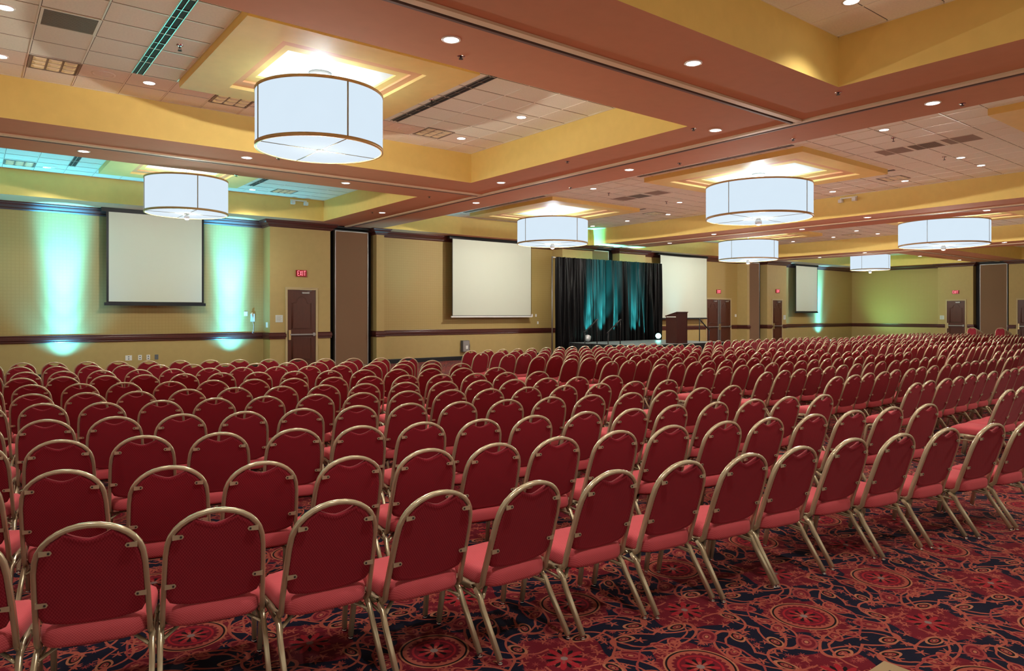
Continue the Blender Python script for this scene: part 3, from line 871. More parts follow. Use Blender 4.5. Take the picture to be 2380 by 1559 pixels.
put(vent, [((0.97, 9.82, ZT), 'square grey return vent at the top left of the photo'), ((15.62, 6.20, ZT), 'square dark vent in the tiles above the wide right drum lamp'),
           ((15.62, 14.00, ZT), 'square dark vent in the tiles beyond the third drum lamp')], 'ceiling vent', 'square ceiling vents')
b = MB()
for x, y in ((15.62, 5.55), (15.62, 6.84), (15.62, 13.36), (15.62, 14.64)): b.box(x - 0.29, x + 0.29, y - 0.29, y + 0.29, ZT - 0.003, ZT + 0.001)
b.build('stained_tile', M['stain'], ceiling)
def slot(length, w=0.15):
    def fn():
        t = empty('slot_diffuser')
        b = MB(); b.box(-w / 2, w / 2, -length / 2, length / 2, -0.003, 0.0); b.build('slot', M['ventdark'], t)
        b = MB()
        for q in (-w / 2, -0.012, w / 2 - 0.008): b.box(q, q + 0.010, -length / 2, length / 2, -0.012, -0.002)
        for k in range(1, int(length / GP)): b.box(-w / 2, w / 2, -length / 2 + k * GP, -length / 2 + k * GP + 0.012, -0.013, -0.004)
        b.build('blade', M['alu'], t)
        return t
    return fn
put(slot(3.3), [((1.95, 9.67, ZT), 'long black slot vent left of the largest drum lamp'), ((6.07, 9.62, ZT), 'long black slot vent right of the largest drum lamp'),
                ((1.95, 17.72, ZT), 'long black slot vent left of the second drum lamp'), ((6.07, 17.67, ZT), 'long black slot vent right of the second drum lamp')], 'ceiling vent', 'long slot vents beside the yellow ceiling panels')
put(slot(4.2, 0.10), [((13.40, 9.95, ZT), 'long slot vent between the near beam and the wide drum lamp'), ((17.62, 9.80, ZT), 'long slot vent beyond the wide right drum lamp'),
                      ((13.40, 17.80, ZT), 'long slot vent between the near beam and the third drum lamp'), ((17.62, 17.65, ZT), 'long slot vent right of the third drum lamp')], 'ceiling vent', 'long slot vents beside the large yellow panels')
def emergency():
    t = empty('emergency_light')
    MB().box(-0.25, 0.25, -0.03, 0.0, -0.02, 0.02).build('bar', M['tbar'], t)
    for s_ in (-1, 1):
        b = MB(); b.tube([(s_ * 0.2, -0.02, -0.01), (s_ * 0.2, -0.05, -0.06)], 0.03); b.box(s_ * 0.2 - 0.055, s_ * 0.2 + 0.055, -0.14, -0.03, -0.13, -0.04)
        b.build('lamp_head', M['whiteplastic'], t)
    return t
put(emergency, [((7.85, 20.52, 5.10), 'twin-headed emergency light high in the left bay above the EXIT sign', 0.0),
                ((20.32, 10.15, 5.10), 'twin-headed emergency light on the yellow face behind the wide drum lamp', PI / 2 * -1)], 'emergency light', 'twin emergency lights')

# ------------------------------------------------------------------ wall fittings
def plate(name, x, y, z, w, h, label, cat, m='whiteplastic', detail='rocker', rz=0.0):
    t = empty(name, (x, y, z), rz); tag(t, label, cat)
    MB().box(-w / 2, w / 2, -0.012, 0.0, -h / 2, h / 2).build('cover_plate', M[m], t)
    b = MB()
    if detail == 'outlet':
        for dz in (-0.03, 0.03): b.box(-0.018, 0.018, -0.016, -0.011, dz - 0.014, dz + 0.014)
        b.build('socket', M['greyplastic'], t)
    elif detail == 'text':
        for k in range(7): b.box(-w / 2 + 0.03, w / 2 - 0.03 - 0.02 * (k % 3), -0.014, -0.011, h / 2 - 0.035 - k * 0.024, h / 2 - 0.029 - k * 0.024)
        b.build('printed_lines', M['vent'], t)
    else:
        b.box(-0.014, 0.014, -0.018, -0.011, -0.03, 0.03); b.build('switch', M[m], t)
    return t
for k, x in enumerate((3.54, 3.82, 4.03, 4.24)):
    plate('wall_outlet', x, YW - 0.004, 0.50, 0.16 if k == 0 else 0.09, 0.14, 'wall outlet low on the wall below the left screen, %s from the left' % ORD[k + 1], 'outlet', 'whiteplastic' if k < 3 else 'greyplastic', 'outlet')
plate('notice_plate', 7.51, YP, 1.57, 0.22, 0.22, 'pale notice plate on the wall left of the left single door', 'sign', 'sign', 'text')
plate('notice_plate', XP, 16.43, 1.53, 0.22, 0.22, 'pale notice plate beside the door in the far right wall', 'sign', 'sign', 'text', -PI / 2)
plate('notice_plate', 35.32, YP, 1.54, 0.20, 0.24, 'pale notice plate right of the narrow far door', 'sign', 'sign', 'text')
plate('thermostat', 6.70, YW - 0.004, 1.72, 0.10, 0.13, 'small white thermostat left of the wall phone', 'thermostat')
plate('light_switch', 7.23, 21.45, 1.38, 0.16, 0.16, 'white switch plate on the green-lit return beside the phone', 'light switch', rz=-PI / 2)
plate('light_switch', 32.25 - 0.55, YW - 0.004, 1.64, 0.14, 0.14, 'small switch plate right of the double doors', 'light switch')
plate('light_switch', 17.95, YW - 0.004, 1.66, 0.07, 0.11, 'small plate right of the widest screen, upper left one', 'light switch')
plate('light_switch', 18.15, YW - 0.004, 1.66, 0.07, 0.11, 'small plate right of the widest screen, upper right one', 'light switch')
plate('light_switch', 18.25, YW - 0.004, 1.36, 0.07, 0.11, 'small plate right of the widest screen, lowest one', 'light switch')
t = empty('wall_phone', (6.90, YW - 0.004, 1.62)); tag(t, 'white wall phone with dangling cord on the teal-lit wall', 'phone')
MB().box(-0.06, 0.06, -0.04, 0.0, -0.14, 0.10).build('base_unit', M['whiteplastic'], t)
MB().tube([(-0.03, -0.045, 0.13), (-0.03, -0.075, 0.09), (-0.03, -0.075, -0.03), (-0.03, -0.045, -0.07)], 0.045, 0.03).build('handset', M['whiteplastic'], t)
MB().tube([(0.0, -0.03, -0.13), (0.03, -0.03, -0.25), (0.02, -0.03, -0.40), (0.035, -0.03, -0.50), (0.0, -0.03, -0.53), (-0.01, -0.03, -0.48), (0.01, -0.03, -0.40)], 0.012, n=6).build('cord', M['whiteplastic'], t)
t = empty('electrical_box', (14.68, YW - 0.004, 0.52)); tag(t, 'grey electrical disconnect box low on the wall below the widest screen', 'electrical box')
MB().box(-0.16, 0.14, -0.14, 0.0, -0.21, 0.21).build('housing', M['greyplastic'], t)
MB().box(-0.145, 0.125, -0.150, -0.14, -0.195, 0.195).build('cover', M['alu'], t)
MB().box(-0.03, 0.06, -0.154, -0.150, -0.10, 0.02).build('rating_plate', M['whiteplastic'], t)
MB().tube([(0.15, -0.08, 0.10), (0.17, -0.08, 0.12), (0.19, -0.08, 0.0), (0.18, -0.08, -0.12), (0.24, -0.08, -0.25), (0.22, -0.06, -0.34)], 0.018, n=6).build('cable', M['black'], t)
t = empty('floor_outlet_lid', (3.43, 1.49, 0)); tag(t, 'tan metal floor plate cut by the bottom edge of the photo', 'floor plate')
MB().box(-0.10, 0.10, -0.10, 0.10, 0.0, 0.014).build('plate', M['tanplate'], t)
MB().box(-0.02, 0.02, -0.04, 0.04, 0.014, 0.017).build('latch', M['ventdark'], t)

# ------------------------------------------------------------------ stage
SX0, SX1, SY0, SY1, SZ = 18.58, 24.05, 16.90, 20.30, 0.60
t = empty('stage_platform', ((SX0 + SX1) / 2, (SY0 + SY1) / 2, 0)); tag(t, 'low grey stage platform with black skirt in front of the black drape', 'stage')
ox, oy = (SX0 + SX1) / 2, (SY0 + SY1) / 2
b = MB(); b.box(SX0 - ox, SX1 - ox, SY0 - oy, SY1 - oy, SZ - 0.07, SZ - 0.004, 1)
for i in range(3):
    for j in range(2):
        w = (SX1 - SX0) / 3; d = (SY1 - SY0) / 2
        b.box(SX0 - ox + i * w + 0.004, SX0 - ox + (i + 1) * w - 0.004, SY0 - oy + j * d + 0.004, SY0 - oy + (j + 1) * d - 0.004, SZ - 0.006, SZ, 0)
b.build('deck', [M['deck'], M['black']], t)
b = MB(); pts = []
def wav(a0, a1, fixed, axis, n=90):
    r0, r1 = [], []
    for k in range(n + 1):
        s_ = a0 + (a1 - a0) * k / n; w = 0.018 * math.sin(k * 1.9) + 0.008 * math.sin(k * 0.73)
        p = (s_, fixed - 0.03 + w) if axis == 'x' else (fixed - 0.03 + w, s_)
        r0.append((p[0], p[1], 0.005)); r1.append((p[0], p[1], SZ - 0.03))
    b.ring_loft([r0, r1], 0, False, False, False)
wav(SX0 - ox, SX1 - ox, SY0 - oy, 'x'); wav(SY0 - oy, SY1 - oy, SX0 - ox, 'y')
b.build('skirt', M['blackfab'], t)
def steps(x, y, dirx, label, raillabel):
    t = empty('stage_steps', (x, y, 0)); tag(t, label, 'steps')
    for k in range(2):
        z = 0.2 * (k + 1); x0 = dirx * (0.62 - 0.28 * k) ; x1 = x0 - dirx * 0.29
        s_ = MB().box(min(x0, x1), max(x0, x1), -0.55, 0.55, z - 0.035, z).build('tread', M['deck'], t)
        MB().box(x0 - 0.012, x0 + 0.012, -0.55, 0.55, z - 0.037, z + 0.003).build('nosing', M['whiteplastic'], s_)
    b = MB()
    for s_ in (-0.53, 0.53): b.tube([(dirx * 0.62, s_, 0.01), (dirx * 0.62, s_, 0.17), (0.02 * dirx, s_, 0.55), (0.02 * dirx, s_, 0.01)], 0.03)
    b.build('side_frame', M['black'], t)
steps(SX0 - 0.06, 18.2, -1, 'black two-tread steps at the left side of the stage', '')
steps(SX1 + 0.06, 17.9, 1, 'black steps at the right side of the stage', '')
def rail_(x, y, dirx, label):
    t = empty('handrail', (x, y, 0)); tag(t, label, 'handrail', 'black handrails of the stage steps')
    MB().tube([(0, 0, SZ - 0.01), (0, 0, 1.50)], 0.035, n=8).tube([(dirx * 0.62, 0, 0.22), (dirx * 0.62, 0, 1.06)], 0.035, n=8).build('post', M['black'], t)
    MB().tube([(-dirx * 0.04, 0, 1.51), (0, 0, 1.50), (dirx * 0.62, 0, 1.06), (dirx * 0.68, 0, 1.03)], 0.045, n=8).build('top_rail', M['black'], t)
rail_(SX0 + 0.05, 18.80, -1, 'black handrail of the left stage steps, farther one')
rail_(SX0 + 0.05, 17.62, -1, 'black handrail of the left stage steps, nearer one')
rail_(SX1 - 0.35, 18.00, 1, 'black handrail beside the stage, right of the lectern')

# lectern
LX0, LX1, LY0, LY1 = 21.24, 21.88, 17.19, 17.70
t = empty('lectern', ((LX0 + LX1) / 2, (LY0 + LY1) / 2, SZ)); tag(t, 'tall dark wooden lectern standing on the right of the stage', 'lectern')
w, d = (LX1 - LX0) / 2, (LY1 - LY0) / 2
b = MB()
b.ring_loft([[(-w, -d, 0), (w, -d, 0), (w, d, 0), (-w, d, 0)], [(-w, -d, 1.17), (w, -d, 1.17), (w, d, 1.02), (-w, d, 1.02)]], 0, True, True, True, False)
b.build('body', M['lectern'], t)
MB().ring_loft([[(-w - 0.02, -d - 0.03, 1.172), (w + 0.02, -d - 0.03, 1.172), (w + 0.02, d + 0.02, 1.022), (-w - 0.02, d + 0.02, 1.022)],
                [(-w - 0.02, -d - 0.03, 1.20), (w + 0.02, -d - 0.03, 1.20), (w + 0.02, d + 0.02, 1.05), (-w - 0.02, d + 0.02, 1.05)]], 0, True, True, True, False).build('reading_top', M['lectern'], t)
MB().box(-w - 0.006, -w + 0.002, -d + 0.03, d - 0.03, 0.99, 1.02).build('side_ledge', M['whiteplastic'], t)
b = MB()
for s_ in (-1, 1): b.box(s_ * (w - 0.02) - 0.02, s_ * (w - 0.02) + 0.02, -d - 0.008, -d, 0.0, 1.15)
b.box(-w, w, -d - 0.008, -d, 0.0, 0.06).box(-w, w, -d - 0.008, -d, 1.10, 1.15)
b.build('front_moulding', M['lectern'], t)

# black drape
DX0, DX1, DY = 18.13, 24.40, 20.62
t = empty('stage_drape', ((DX0 + DX1) / 2, DY, 0)); tag(t, 'tall black pleated drape hung behind the stage, streaked with teal light', 'drape')
b = MB(); rng = random.Random(3)
NXD = 520; ph = [rng.uniform(0, 6.28) for _ in range(8)]
rings = []
zs = [0.01, 0.3, 0.6, 1.0, 1.5, 2.0, 2.5, 3.0, 3.4, 3.7, 3.86, 3.95]
cents = sorted(rng.uniform(DX0, DX1) for _ in range(26))
leans = [rng.uniform(-0.16, 0.16) for _ in cents]
for z in zs:
    r = []
    h = z / 3.95
    for k in range(NXD + 1):
        x = DX0 + (DX1 - DX0) * k / NXD
        u = x + 0.10 * math.sin(2.1 * x + ph[0]) + 0.05 * (1 - h) * math.sin(5 * x + ph[1])
        amp = 0.045 + 0.03 * math.sin(1.3 * x + ph[2]) ** 2
        y = amp * math.sin(2 * PI * u / 0.21 + 0.8 * math.sin(z * 0.9 + x)) + 0.022 * math.sin(2 * PI * u / 0.087 + ph[3] + z * 0.35)
        for c_, l_ in zip(cents, leans):
            dd = (x - c_ - l_ * (h - 0.5)) / 0.045
            if abs(dd) < 3: y -= 0.13 * math.exp(-dd * dd)
        y *= 0.55 + 0.45 * (1 - h)
        r.append((x - (DX0 + DX1) / 2, y, z))
    rings.append(r)
b.ring_loft(rings, 0, False, False, False, True)
b.build('curtain', M['velvet'], t)
b = MB(); hw = (DX1 - DX0) / 2
for x in (-hw - 0.03, hw * 0.02, hw + 0.02): MB().tube([(x, 0.12, 0.0), (x, 0.12, 3.98)], 0.045, n=8).build('upright_pole', M['alu'], t)
MB().tube([(-hw - 0.05, 0.06, 3.93), (hw + 0.05, 0.06, 3.93)], 0.04, n=8).build('cross_bar', M['alu'], t)

def par(x, y, z, d, label, lit):
    t = empty('stage_light', (x, y, z)); tag(t, label, 'stage light', 'round stage lights on the deck')
    dv = Vector(d).normalized(); o_ = Vector((0, 0, 0.17))
    R_ = dv.to_track_quat('Z', 'Y').to_matrix()
    prof = [(0.05, -0.13), (0.09, -0.11), (0.115, -0.05), (0.12, 0.04), (0.125, 0.06)]
    rings = [[o_ + R_ @ Vector((r * math.cos(2 * PI * k / 20), r * math.sin(2 * PI * k / 20), zz)) for k in range(20)] for r, zz in prof]
    MB().ring_loft(rings, 0, True, True, False).build('can', M['silver'] if not lit else M['black'], t)
    rings = [[o_ + R_ @ Vector((r * math.cos(2 * PI * k / 20), r * math.sin(2 * PI * k / 20), zz)) for k in range(20)] for r, zz in ((0.112, 0.045), (0.06, 0.052))]
    MB().ring_loft(rings, 0, True, False, True).build('lens', M['tealglow'], t)
    MB().tube([(-0.13, 0, 0.17), (-0.13, 0, 0.02), (0, 0, 0.008), (0.13, 0, 0.02), (0.13, 0, 0.17)], 0.03, 0.008, up=(0, 1, 0)).build('yoke', M['black'], t)
    return t
par(19.36, 20.05, SZ, (0.6, 0.45, 0.9), 'silver stage light on the deck at the left foot of the drape', False)
par(23.55, 20.05, SZ, (-0.68, -0.72, 0.12), 'bright teal stage light shining from the right foot of the drape', True)
TL = (0.05, 0.85, 0.80)
for x, dx in ((19.65, 0.22), (20.5, 0.10), (21.4, -0.02), (22.4, 0.05), (23.25, -0.2)):
    aim(light('stage_wash', 'SPOT', (x, 20.28, SZ + 0.1), TEAL_W * 80.0, TL, None, spot_size=math.radians(24), spot_blend=1.0, shadow_soft_size=0.03), (dx, 0.13, 1.0))
    aim(light('stage_wash', 'SPOT', (x, 20.28, SZ + 0.1), TEAL_W * 16.0, TL, None, spot_size=math.radians(44), spot_blend=1.0, shadow_soft_size=0.03), (dx * 1.5, 0.28, 1.0))

# wall uplights
def uplight(x, y, rz, label, w=1.0, nx=0.0, ny=1.0):
    t = empty('led_uplight', (x, y, 0), rz); tag(t, label, 'uplight', 'LED uplights on the floor by the walls')
    MB().box(-0.14, 0.14, -0.07, 0.07, 0.05, 0.20).build('housing', M['black'], t)
    MB().box(-0.11, 0.11, -0.05, 0.05, 0.20, 0.206).build('lens', M['tealglow'], t)
    MB().box(-0.16, 0.16, -0.10, 0.10, 0.0, 0.02).box(-0.155, -0.14, -0.02, 0.02, 0.0, 0.14).box(0.14, 0.155, -0.02, 0.02, 0.0, 0.14).build('bracket', M['alu'], t)
    dist = (YW - y) if ny else 0.9
    for h, cone, k in ((1.1, 50, 0.030), (2.0, 38, 0.11), (3.0, 28, 0.34), (4.1, 22, 0.80)):
        aim(light('uplight_beam', 'SPOT', (x, y, 0.24), BEAM_W * w * k, TEAL, None, spot_size=math.radians(cone), spot_blend=1.0, shadow_soft_size=0.06), (0, dist, h - 0.24))
    aim(light('uplight_spill', 'SPOT', (x, y, 0.24), TEAL_W * 0.8 * w, TEAL, None, spot_size=math.radians(95), spot_blend=1.0, shadow_soft_size=0.06), (nx * 0.35, ny * 0.35, 1.0))
    aim(light('uplight_ceiling', 'SPOT', (x, y - 0.15, 0.24), TEAL_W * 1.9 * w, (0.12, 0.95, 1.3), None, spot_size=math.radians(70), spot_blend=1.0, shadow_soft_size=0.06), (0, -0.25, 1.0))
uplight(2.02, 21.05, 0, 'black LED uplight on the floor left of the left screen, making a teal column')
uplight(6.25, 21.05, 0, 'black LED uplight on the floor near the phone, making a teal column')
uplight(36.0, 21.20, 0, 'small LED uplight at the left foot of the farthest screen', 0.5)
uplight(39.95, 21.10, 0, 'LED uplight right of the farthest screen, making a narrow teal column', 0.8)
aim(light('green_wash', 'SPOT', (41.5, 20.6, 0.3), TEAL_W * 1.5, (0.35, 1.0, 0.55), None, spot_size=math.radians(100), spot_blend=1.0, shadow_soft_size=0.3), (1.0, -0.9, 1.3))
# uplights whose housings stand out of view or behind other things, plus one added teal fill
aim(light('uplight_ceiling', 'SPOT', (-1.5, 21.2, 0.3), TEAL_W * 3.0, (0.12, 0.95, 1.3), None, spot_size=math.radians(90), spot_blend=1.0, shadow_soft_size=0.15), (0.25, -0.2, 1.0))
aim(light('uplight_ceiling', 'SPOT', (12.2, 21.2, 0.3), TEAL_W * 1.6, (0.12, 0.95, 1.3), None, spot_size=math.radians(60), spot_blend=1.0, shadow_soft_size=0.15), (-0.1, -0.2, 1.0))
aim(light('uplight_ceiling', 'SPOT', (21.9, 21.0, 0.3), TEAL_W * 0.6, (0.12, 0.95, 1.3), None, spot_size=math.radians(45), spot_blend=1.0, shadow_soft_size=0.15), (-0.05, -0.15, 1.0))
aim(light('teal_beam_fill', 'SPOT', (4.5, 20.9, 0.3), TEAL_W * 2.6, (0.12, 0.95, 0.8), None, spot_size=math.radians(75), spot_blend=1.0, shadow_soft_size=0.15), (-0.2, -1.6, 1.0))  # added fill that tints the left beams teal, no fixture here
aim(light('uplight_ceiling', 'SPOT', (26.4, 20.9, 0.3), TEAL_W * 1.6, (0.12, 0.95, 1.3), None, spot_size=math.radians(80), spot_blend=1.0, shadow_soft_size=0.15), (-0.1, -0.3, 1.0))

# ------------------------------------------------------------------ chairs
LEAN = 0.34
def hy(z): return -0.205 - (z - 0.45) * LEAN
def hoop_pts():
    pts = []
    def half(s_):
        return [(s_ * 0.208, 0.10, 0.316), (s_ * 0.208, -0.05, 0.310), (s_ * 0.208, -0.125, 0.310), (s_ * 0.209, -0.150, 0.317), (s_ * 0.209, -0.173, 0.338),
                (s_ * 0.208, hy(0.39), 0.39), (s_ * 0.206, hy(0.48), 0.48), (s_ * 0.203, hy(0.57), 0.57), (s_ * 0.199, hy(0.66), 0.66)]
    L = half(-1); Rr = half(1)
    arc = []
    for k in range(1, 16):
        a = PI - PI * k / 16
        z = 0.675 + 0.175 * math.sin(a) ** 0.92
        arc.append((0.196 * math.cos(a), hy(z), z))
    return L + arc + Rr[::-1]
def pad_outline(shrink=0.0):
    """Backrest outline (x, z): notched top, rounded foot."""
    pts = []
    hw = 0.193 - shrink
    # left side up to arch
    pts.append((-hw + 0.040, 0.418 + shrink)); pts.append((-hw + 0.012, 0.430 + shrink)); pts.append((-hw - 0.002, 0.458 + shrink))
    pts += [(-hw - 0.001, 0.56), (-hw + 0.002, 0.66)]
    for k in range(1, 5):
        a = PI - PI * k / 12.5
        pts.append(((0.184 - shrink) * math.cos(a), 0.675 + (0.161 - shrink) * math.sin(a) ** 0.92))
    pts.append((-0.088, 0.826 - shrink))
    for k in range(1, 8):
        x = -0.088 + 0.176 * k / 8
        pts.append((x, 0.790 + 0.036 * (abs(x) / 0.088) ** 1.6 - shrink))
    pts.append((0.088, 0.826 - shrink))
    for k in range(4, 0, -1):
        a = PI * k / 12.5
        pts.append(((0.184 - shrink) * math.cos(a), 0.675 + (0.161 - shrink) * math.sin(a) ** 0.92))
    pts += [(hw - 0.002, 0.66), (hw + 0.001, 0.56), (hw + 0.002, 0.458 + shrink), (hw - 0.012, 0.430 + shrink), (hw - 0.040, 0.418 + shrink)]
    for k in range(1, 6):
        x = (hw - 0.040) * (1 - 2 * k / 6)
        pts.append((x, 0.418 - 0.016 * (1 - (x / hw) ** 2) + shrink))
    return pts
def backrest_mb():
    b = MB(); rings = []
    for off, sh in ((-0.012, 0.020), (-0.016, 0.006), (-0.010, 0.0), (0.012, 0.0), (0.028, 0.008), (0.036, 0.030), (0.040, 0.07)):
        rings.append([(x, hy(z) + off, z) for x, z in pad_outline(sh)])
    # closing faces: domed fronts/backs via centre fan
    b.ring_loft(rings, 0, True, True, True, True)
    return b
def seat_outline(g):
    pts = []
    n = 36
    for k in range(n):
        a = 2 * PI * k / n + PI / n
        ca, sa = math.cos(a), math.sin(a)
        ca = math.copysign(abs(ca) ** 0.42, ca); sa = math.copysign(abs(sa) ** 0.42, sa)
        y = 0.000 + (0.222 - g) * sa
        hw = 0.201 + 0.028 * (sa + 1) / 2 - g
        pts.append((hw * ca, y))
    return pts
def seat_mb():
    b = MB(); rings = []
    def top(y): return 0.0
    for z, g in ((0.318, 0.02), (0.320, 0.006), (0.335, 0.0), (0.375, 0.0), (0.393, 0.006), (0.404, 0.022), (0.410, 0.055), (0.414, 0.11), (0.416, 0.17)):
        rings.append([(x, y, z - (0.010 if y > 0.17 else 0)) for x, y in seat_outline(g)])
    b.ring_loft(rings, 0, True, True, True, True)
    return b
def leg_path(s_, rear):
    if rear:
        return [(s_ * 0.212, 0.02, 0.296), (s_ * 0.213, -0.07, 0.300), (s_ * 0.214, -0.125, 0.298), (s_ * 0.216, -0.160, 0.272), (s_ * 0.219, -0.195, 0.215), (s_ * 0.223, -0.342, 0.018)]
    return [(s_ * 0.212, 0.04, 0.298), (s_ * 0.212, 0.130, 0.300), (s_ * 0.213, 0.162, 0.290), (s_ * 0.214, 0.176, 0.262), (s_ * 0.217, 0.196, 0.16), (s_ * 0.220, 0.222, 0.018)]
def chair_pieces(detail):
    fr, fb = [], []
    hoop = MB().tube(hoop_pts(), 0.022, 0.030, n=8, up=(0, 1, 0), power=0.42)
    return hoop
def stretcher_mb():
    b = MB()
    for s_ in (-1, 1):
        b.tube([(s_ * 0.206, -0.175, 0.250), (s_ * 0.206, 0.170, 0.262)], 0.012, 0.018, n=6)
        b.tube([(s_ * 0.206, -0.170, 0.262), (s_ * 0.09, -0.06, 0.312)], 0.022, 0.008, n=6)
        b.tube([(s_ * 0.206, 0.160, 0.270), (s_ * 0.09, 0.06, 0.312)], 0.022, 0.008, n=6)
    b.tube([(-0.206, 0.02, 0.256), (0.206, 0.02, 0.256)], 0.018, 0.012, n=6)
    return b
def pan_mb():
    b = MB(); b.ring_loft([[(x, y, 0.306) for x, y in seat_outline(0.035)], [(x, y, 0.320) for x, y in seat_outline(0.015)]], 0, True, True, True, False); return b
def tab_mb(s_, z):
    hw = 0.198 if z < 0.7 else 0.170
    y = hy(z) - 0.019
    b = MB(); x1 = s_ * (hw + 0.004); x0 = s_ * (hw - 0.036)
    b.ring_loft([[(x1, y, z - 0.011), (x0, y + 0.0, z - 0.009), (x0 - s_ * 0.006, y, z), (x0, y, z + 0.009), (x1, y, z + 0.011)],
                 [(x1, y - 0.004, z - 0.011), (x0, y - 0.004, z - 0.009), (x0 - s_ * 0.006, y - 0.004, z), (x0, y - 0.004, z + 0.009), (x1, y - 0.004, z + 0.011)]], 0, True, True, True, False)
    n = len(b.f)
    b.tube([(x0 + s_ * 0.006, y - 0.0035, z), (x0 + s_ * 0.006, y - 0.0065, z)], 0.009, n=8, mi=1)
    return b
def glide_mb(s_, rear):
    p = leg_path(s_, rear)[-1]
    b = MB(); b.cyl((p[0], p[1]), 0.013, 0.0, 0.010, 12); b.cyl((p[0], p[1] + (0.003 if rear else -0.003)), 0.011, 0.008, 0.034, 12); return b
def merge(dst, src, mi):
    n = len(dst.v); dst.v += src.v; dst.f += [tuple(i + n for i in f) for f in src.f]; dst.mi += [mi] * len(src.f); dst.sm += src.sm; return dst
NAME = 'banquet_chair'
def chair_full():
    t = empty(NAME)
    seat_mb().build('seat', M['fabric'], t)
    br = backrest_mb().build('backrest', M['fabric_shaded'], t)
    hf = chair_pieces(True).build('back_frame', M['frame'], t)
    for s_ in (-1, 1):
        for z in (0.515, 0.748):
            tab_mb(s_, z).build('mounting_tab', [M['frame'], M['ventdark']], hf)
    for s_ in (-1, 1):
        for rear in (True, False):
            lg = MB().tube(leg_path(s_, rear), 0.024, 0.030, n=8, power=0.42, up=(0, 1, 0.2)).build('leg', M['frame'], t)
            glide_mb(s_, rear).build('foot_glide', M['chrome'], lg)
    stretcher_mb().build('stretcher', M['frame'], t)
    pan_mb().build('seat_pan', M['pan'], t)
    register(t); return t
def chair_mid():
    t = empty(NAME)
    seat_mb().build('seat', M['fabric'], t)
    backrest_mb().build('backrest', M['fabric_shaded'], t)
    b = MB(); merge(b, chair_pieces(True), 0)
    for s_ in (-1, 1):
        for z in (0.515, 0.748): merge(b, tab_mb(s_, z), 0)
    b.build('back_frame', M['frame'], t)
    for s_ in (-1, 1):
        for rear in (True, False):
            lg = MB().tube(leg_path(s_, rear), 0.024, 0.030, n=8, power=0.42, up=(0, 1, 0.2)); merge(lg, glide_mb(s_, rear), 1)
            lg.build('leg', [M['frame'], M['chrome']], t)
    stretcher_mb().build('stretcher', M['frame'], t)
    register(t); return t
def chair_one_mb():
    b = MB()
    merge(b, seat_mb(), 0); merge(b, backrest_mb(), 1); merge(b, chair_pieces(False), 2); merge(b, stretcher_mb(), 2)
    for s_ in (-1, 1):
        for rear in (True, False): merge(b, MB().tube(leg_path(s_, rear), 0.024, 0.030, n=4, power=1, up=(0, 1, 0.2)), 2)
    return b
CMATS = [M['fabric'], M['fabric_shaded'], M['frame']]

# hoop-top positions (x, y) on the plan and the way each chair faces
rows = []   # (block, row number from the viewer, list of (x, y, yaw, number from aisle))
H11 = [(.39, 3.29), (.86, 3.20), (1.33, 3.00), (1.79, 2.86), (2.27, 2.73), (2.77, 2.66), (3.27, 2.58), (3.75, 2.48), (4.21, 2.41), (4.77, 2.35), (5.23, 2.23), (5.76, 2.13), (6.28, 2.00), (6.76, 1.90)]
H10 = [(.41, 4.50), (.89, 4.25), (1.34, 4.05), (1.81, 3.88), (2.29, 3.80), (2.74, 3.69), (3.22, 3.62), (3.74, 3.55), (4.24, 3.47), (4.74, 3.34), (5.19, 3.24), (5.67, 3.12), (6.17, 3.03), (6.68, 2.93), (7.17, 2.82)]
H9 = [(.49, 5.59), (.97, 5.43), (1.43, 5.24), (1.92, 5.08), (2.36, 4.90), (2.83, 4.77), (3.28, 4.62), (3.75, 4.52), (4.25, 4.42), (4.72, 4.30), (5.22, 4.24), (5.71, 4.13), (6.20, 4.04), (6.67, 3.95), (7.13, 3.82)]
H8 = [(.50, 6.74), (.97, 6.59), (1.44, 6.42), (1.91, 6.25), (2.38, 6.13), (2.86, 6.01), (3.33, 5.87), (3.78, 5.68), (4.24, 5.53), (4.73, 5.43), (5.19, 5.31), (5.68, 5.20), (6.17, 5.11), (6.69, 5.05), (7.20, 4.98)]
H7 = [(.57, 7.98), (1.03, 7.73), (1.51, 7.56), (1.98, 7.43), (2.44, 7.28), (2.92, 7.13), (3.38, 6.98), (3.85, 6.83), (4.30, 6.64), (4.70, 6.45), (5.16, 6.33), (5.62, 6.20), (6.13, 6.12), (6.68, 6.06), (7.17, 5.93)]
H6 = [(.55, 9.01), (1.02, 8.81), (1.48, 8.62), (1.97, 8.51), (2.45, 8.37), (2.93, 8.19), (3.39, 8.03), (3.85, 7.88), (4.32, 7.72), (4.78, 7.53), (5.22, 7.36), (5.62, 7.18), (6.10, 7.08), (6.55, 6.96), (7.07, 6.82)]
def quad3(y0, y1, y2):
    x = (0.5, 3.5, 7.0)
    def f(q):
        return (y0 * (q - x[1]) * (q - x[2]) / ((x[0] - x[1]) * (x[0] - x[2])) + y1 * (q - x[0]) * (q - x[2]) / ((x[1] - x[0]) * (x[1] - x[2])) + y2 * (q - x[0]) * (q - x[1]) / ((x[2] - x[0]) * (x[2] - x[1])))
    return f
gen = {5: (.62, quad3(10.23, 9.09, 7.88)), 4: (.58, quad3(11.40, 10.36, 8.82)), 3: (.68, quad3(12.57, 11.48, 10.03)), 2: (.69, quad3(13.93, 12.53, 11.0)), 1: (.76, quad3(15.03, 13.75, 12.05))}
FACE = {11: [15, 11, 6, 2, 0, 4, 6, 7, 8, 8, 9, 9, 9, 9], 10: [15, 12, 10, 6, 8, 8, 8, 8, 9, 9, 9]}   # degrees clockwise from straight ahead
hand = {11: H11, 10: H10, 9: H9, 8: H8, 7: H7, 6: H6}
rj = random.Random(11)
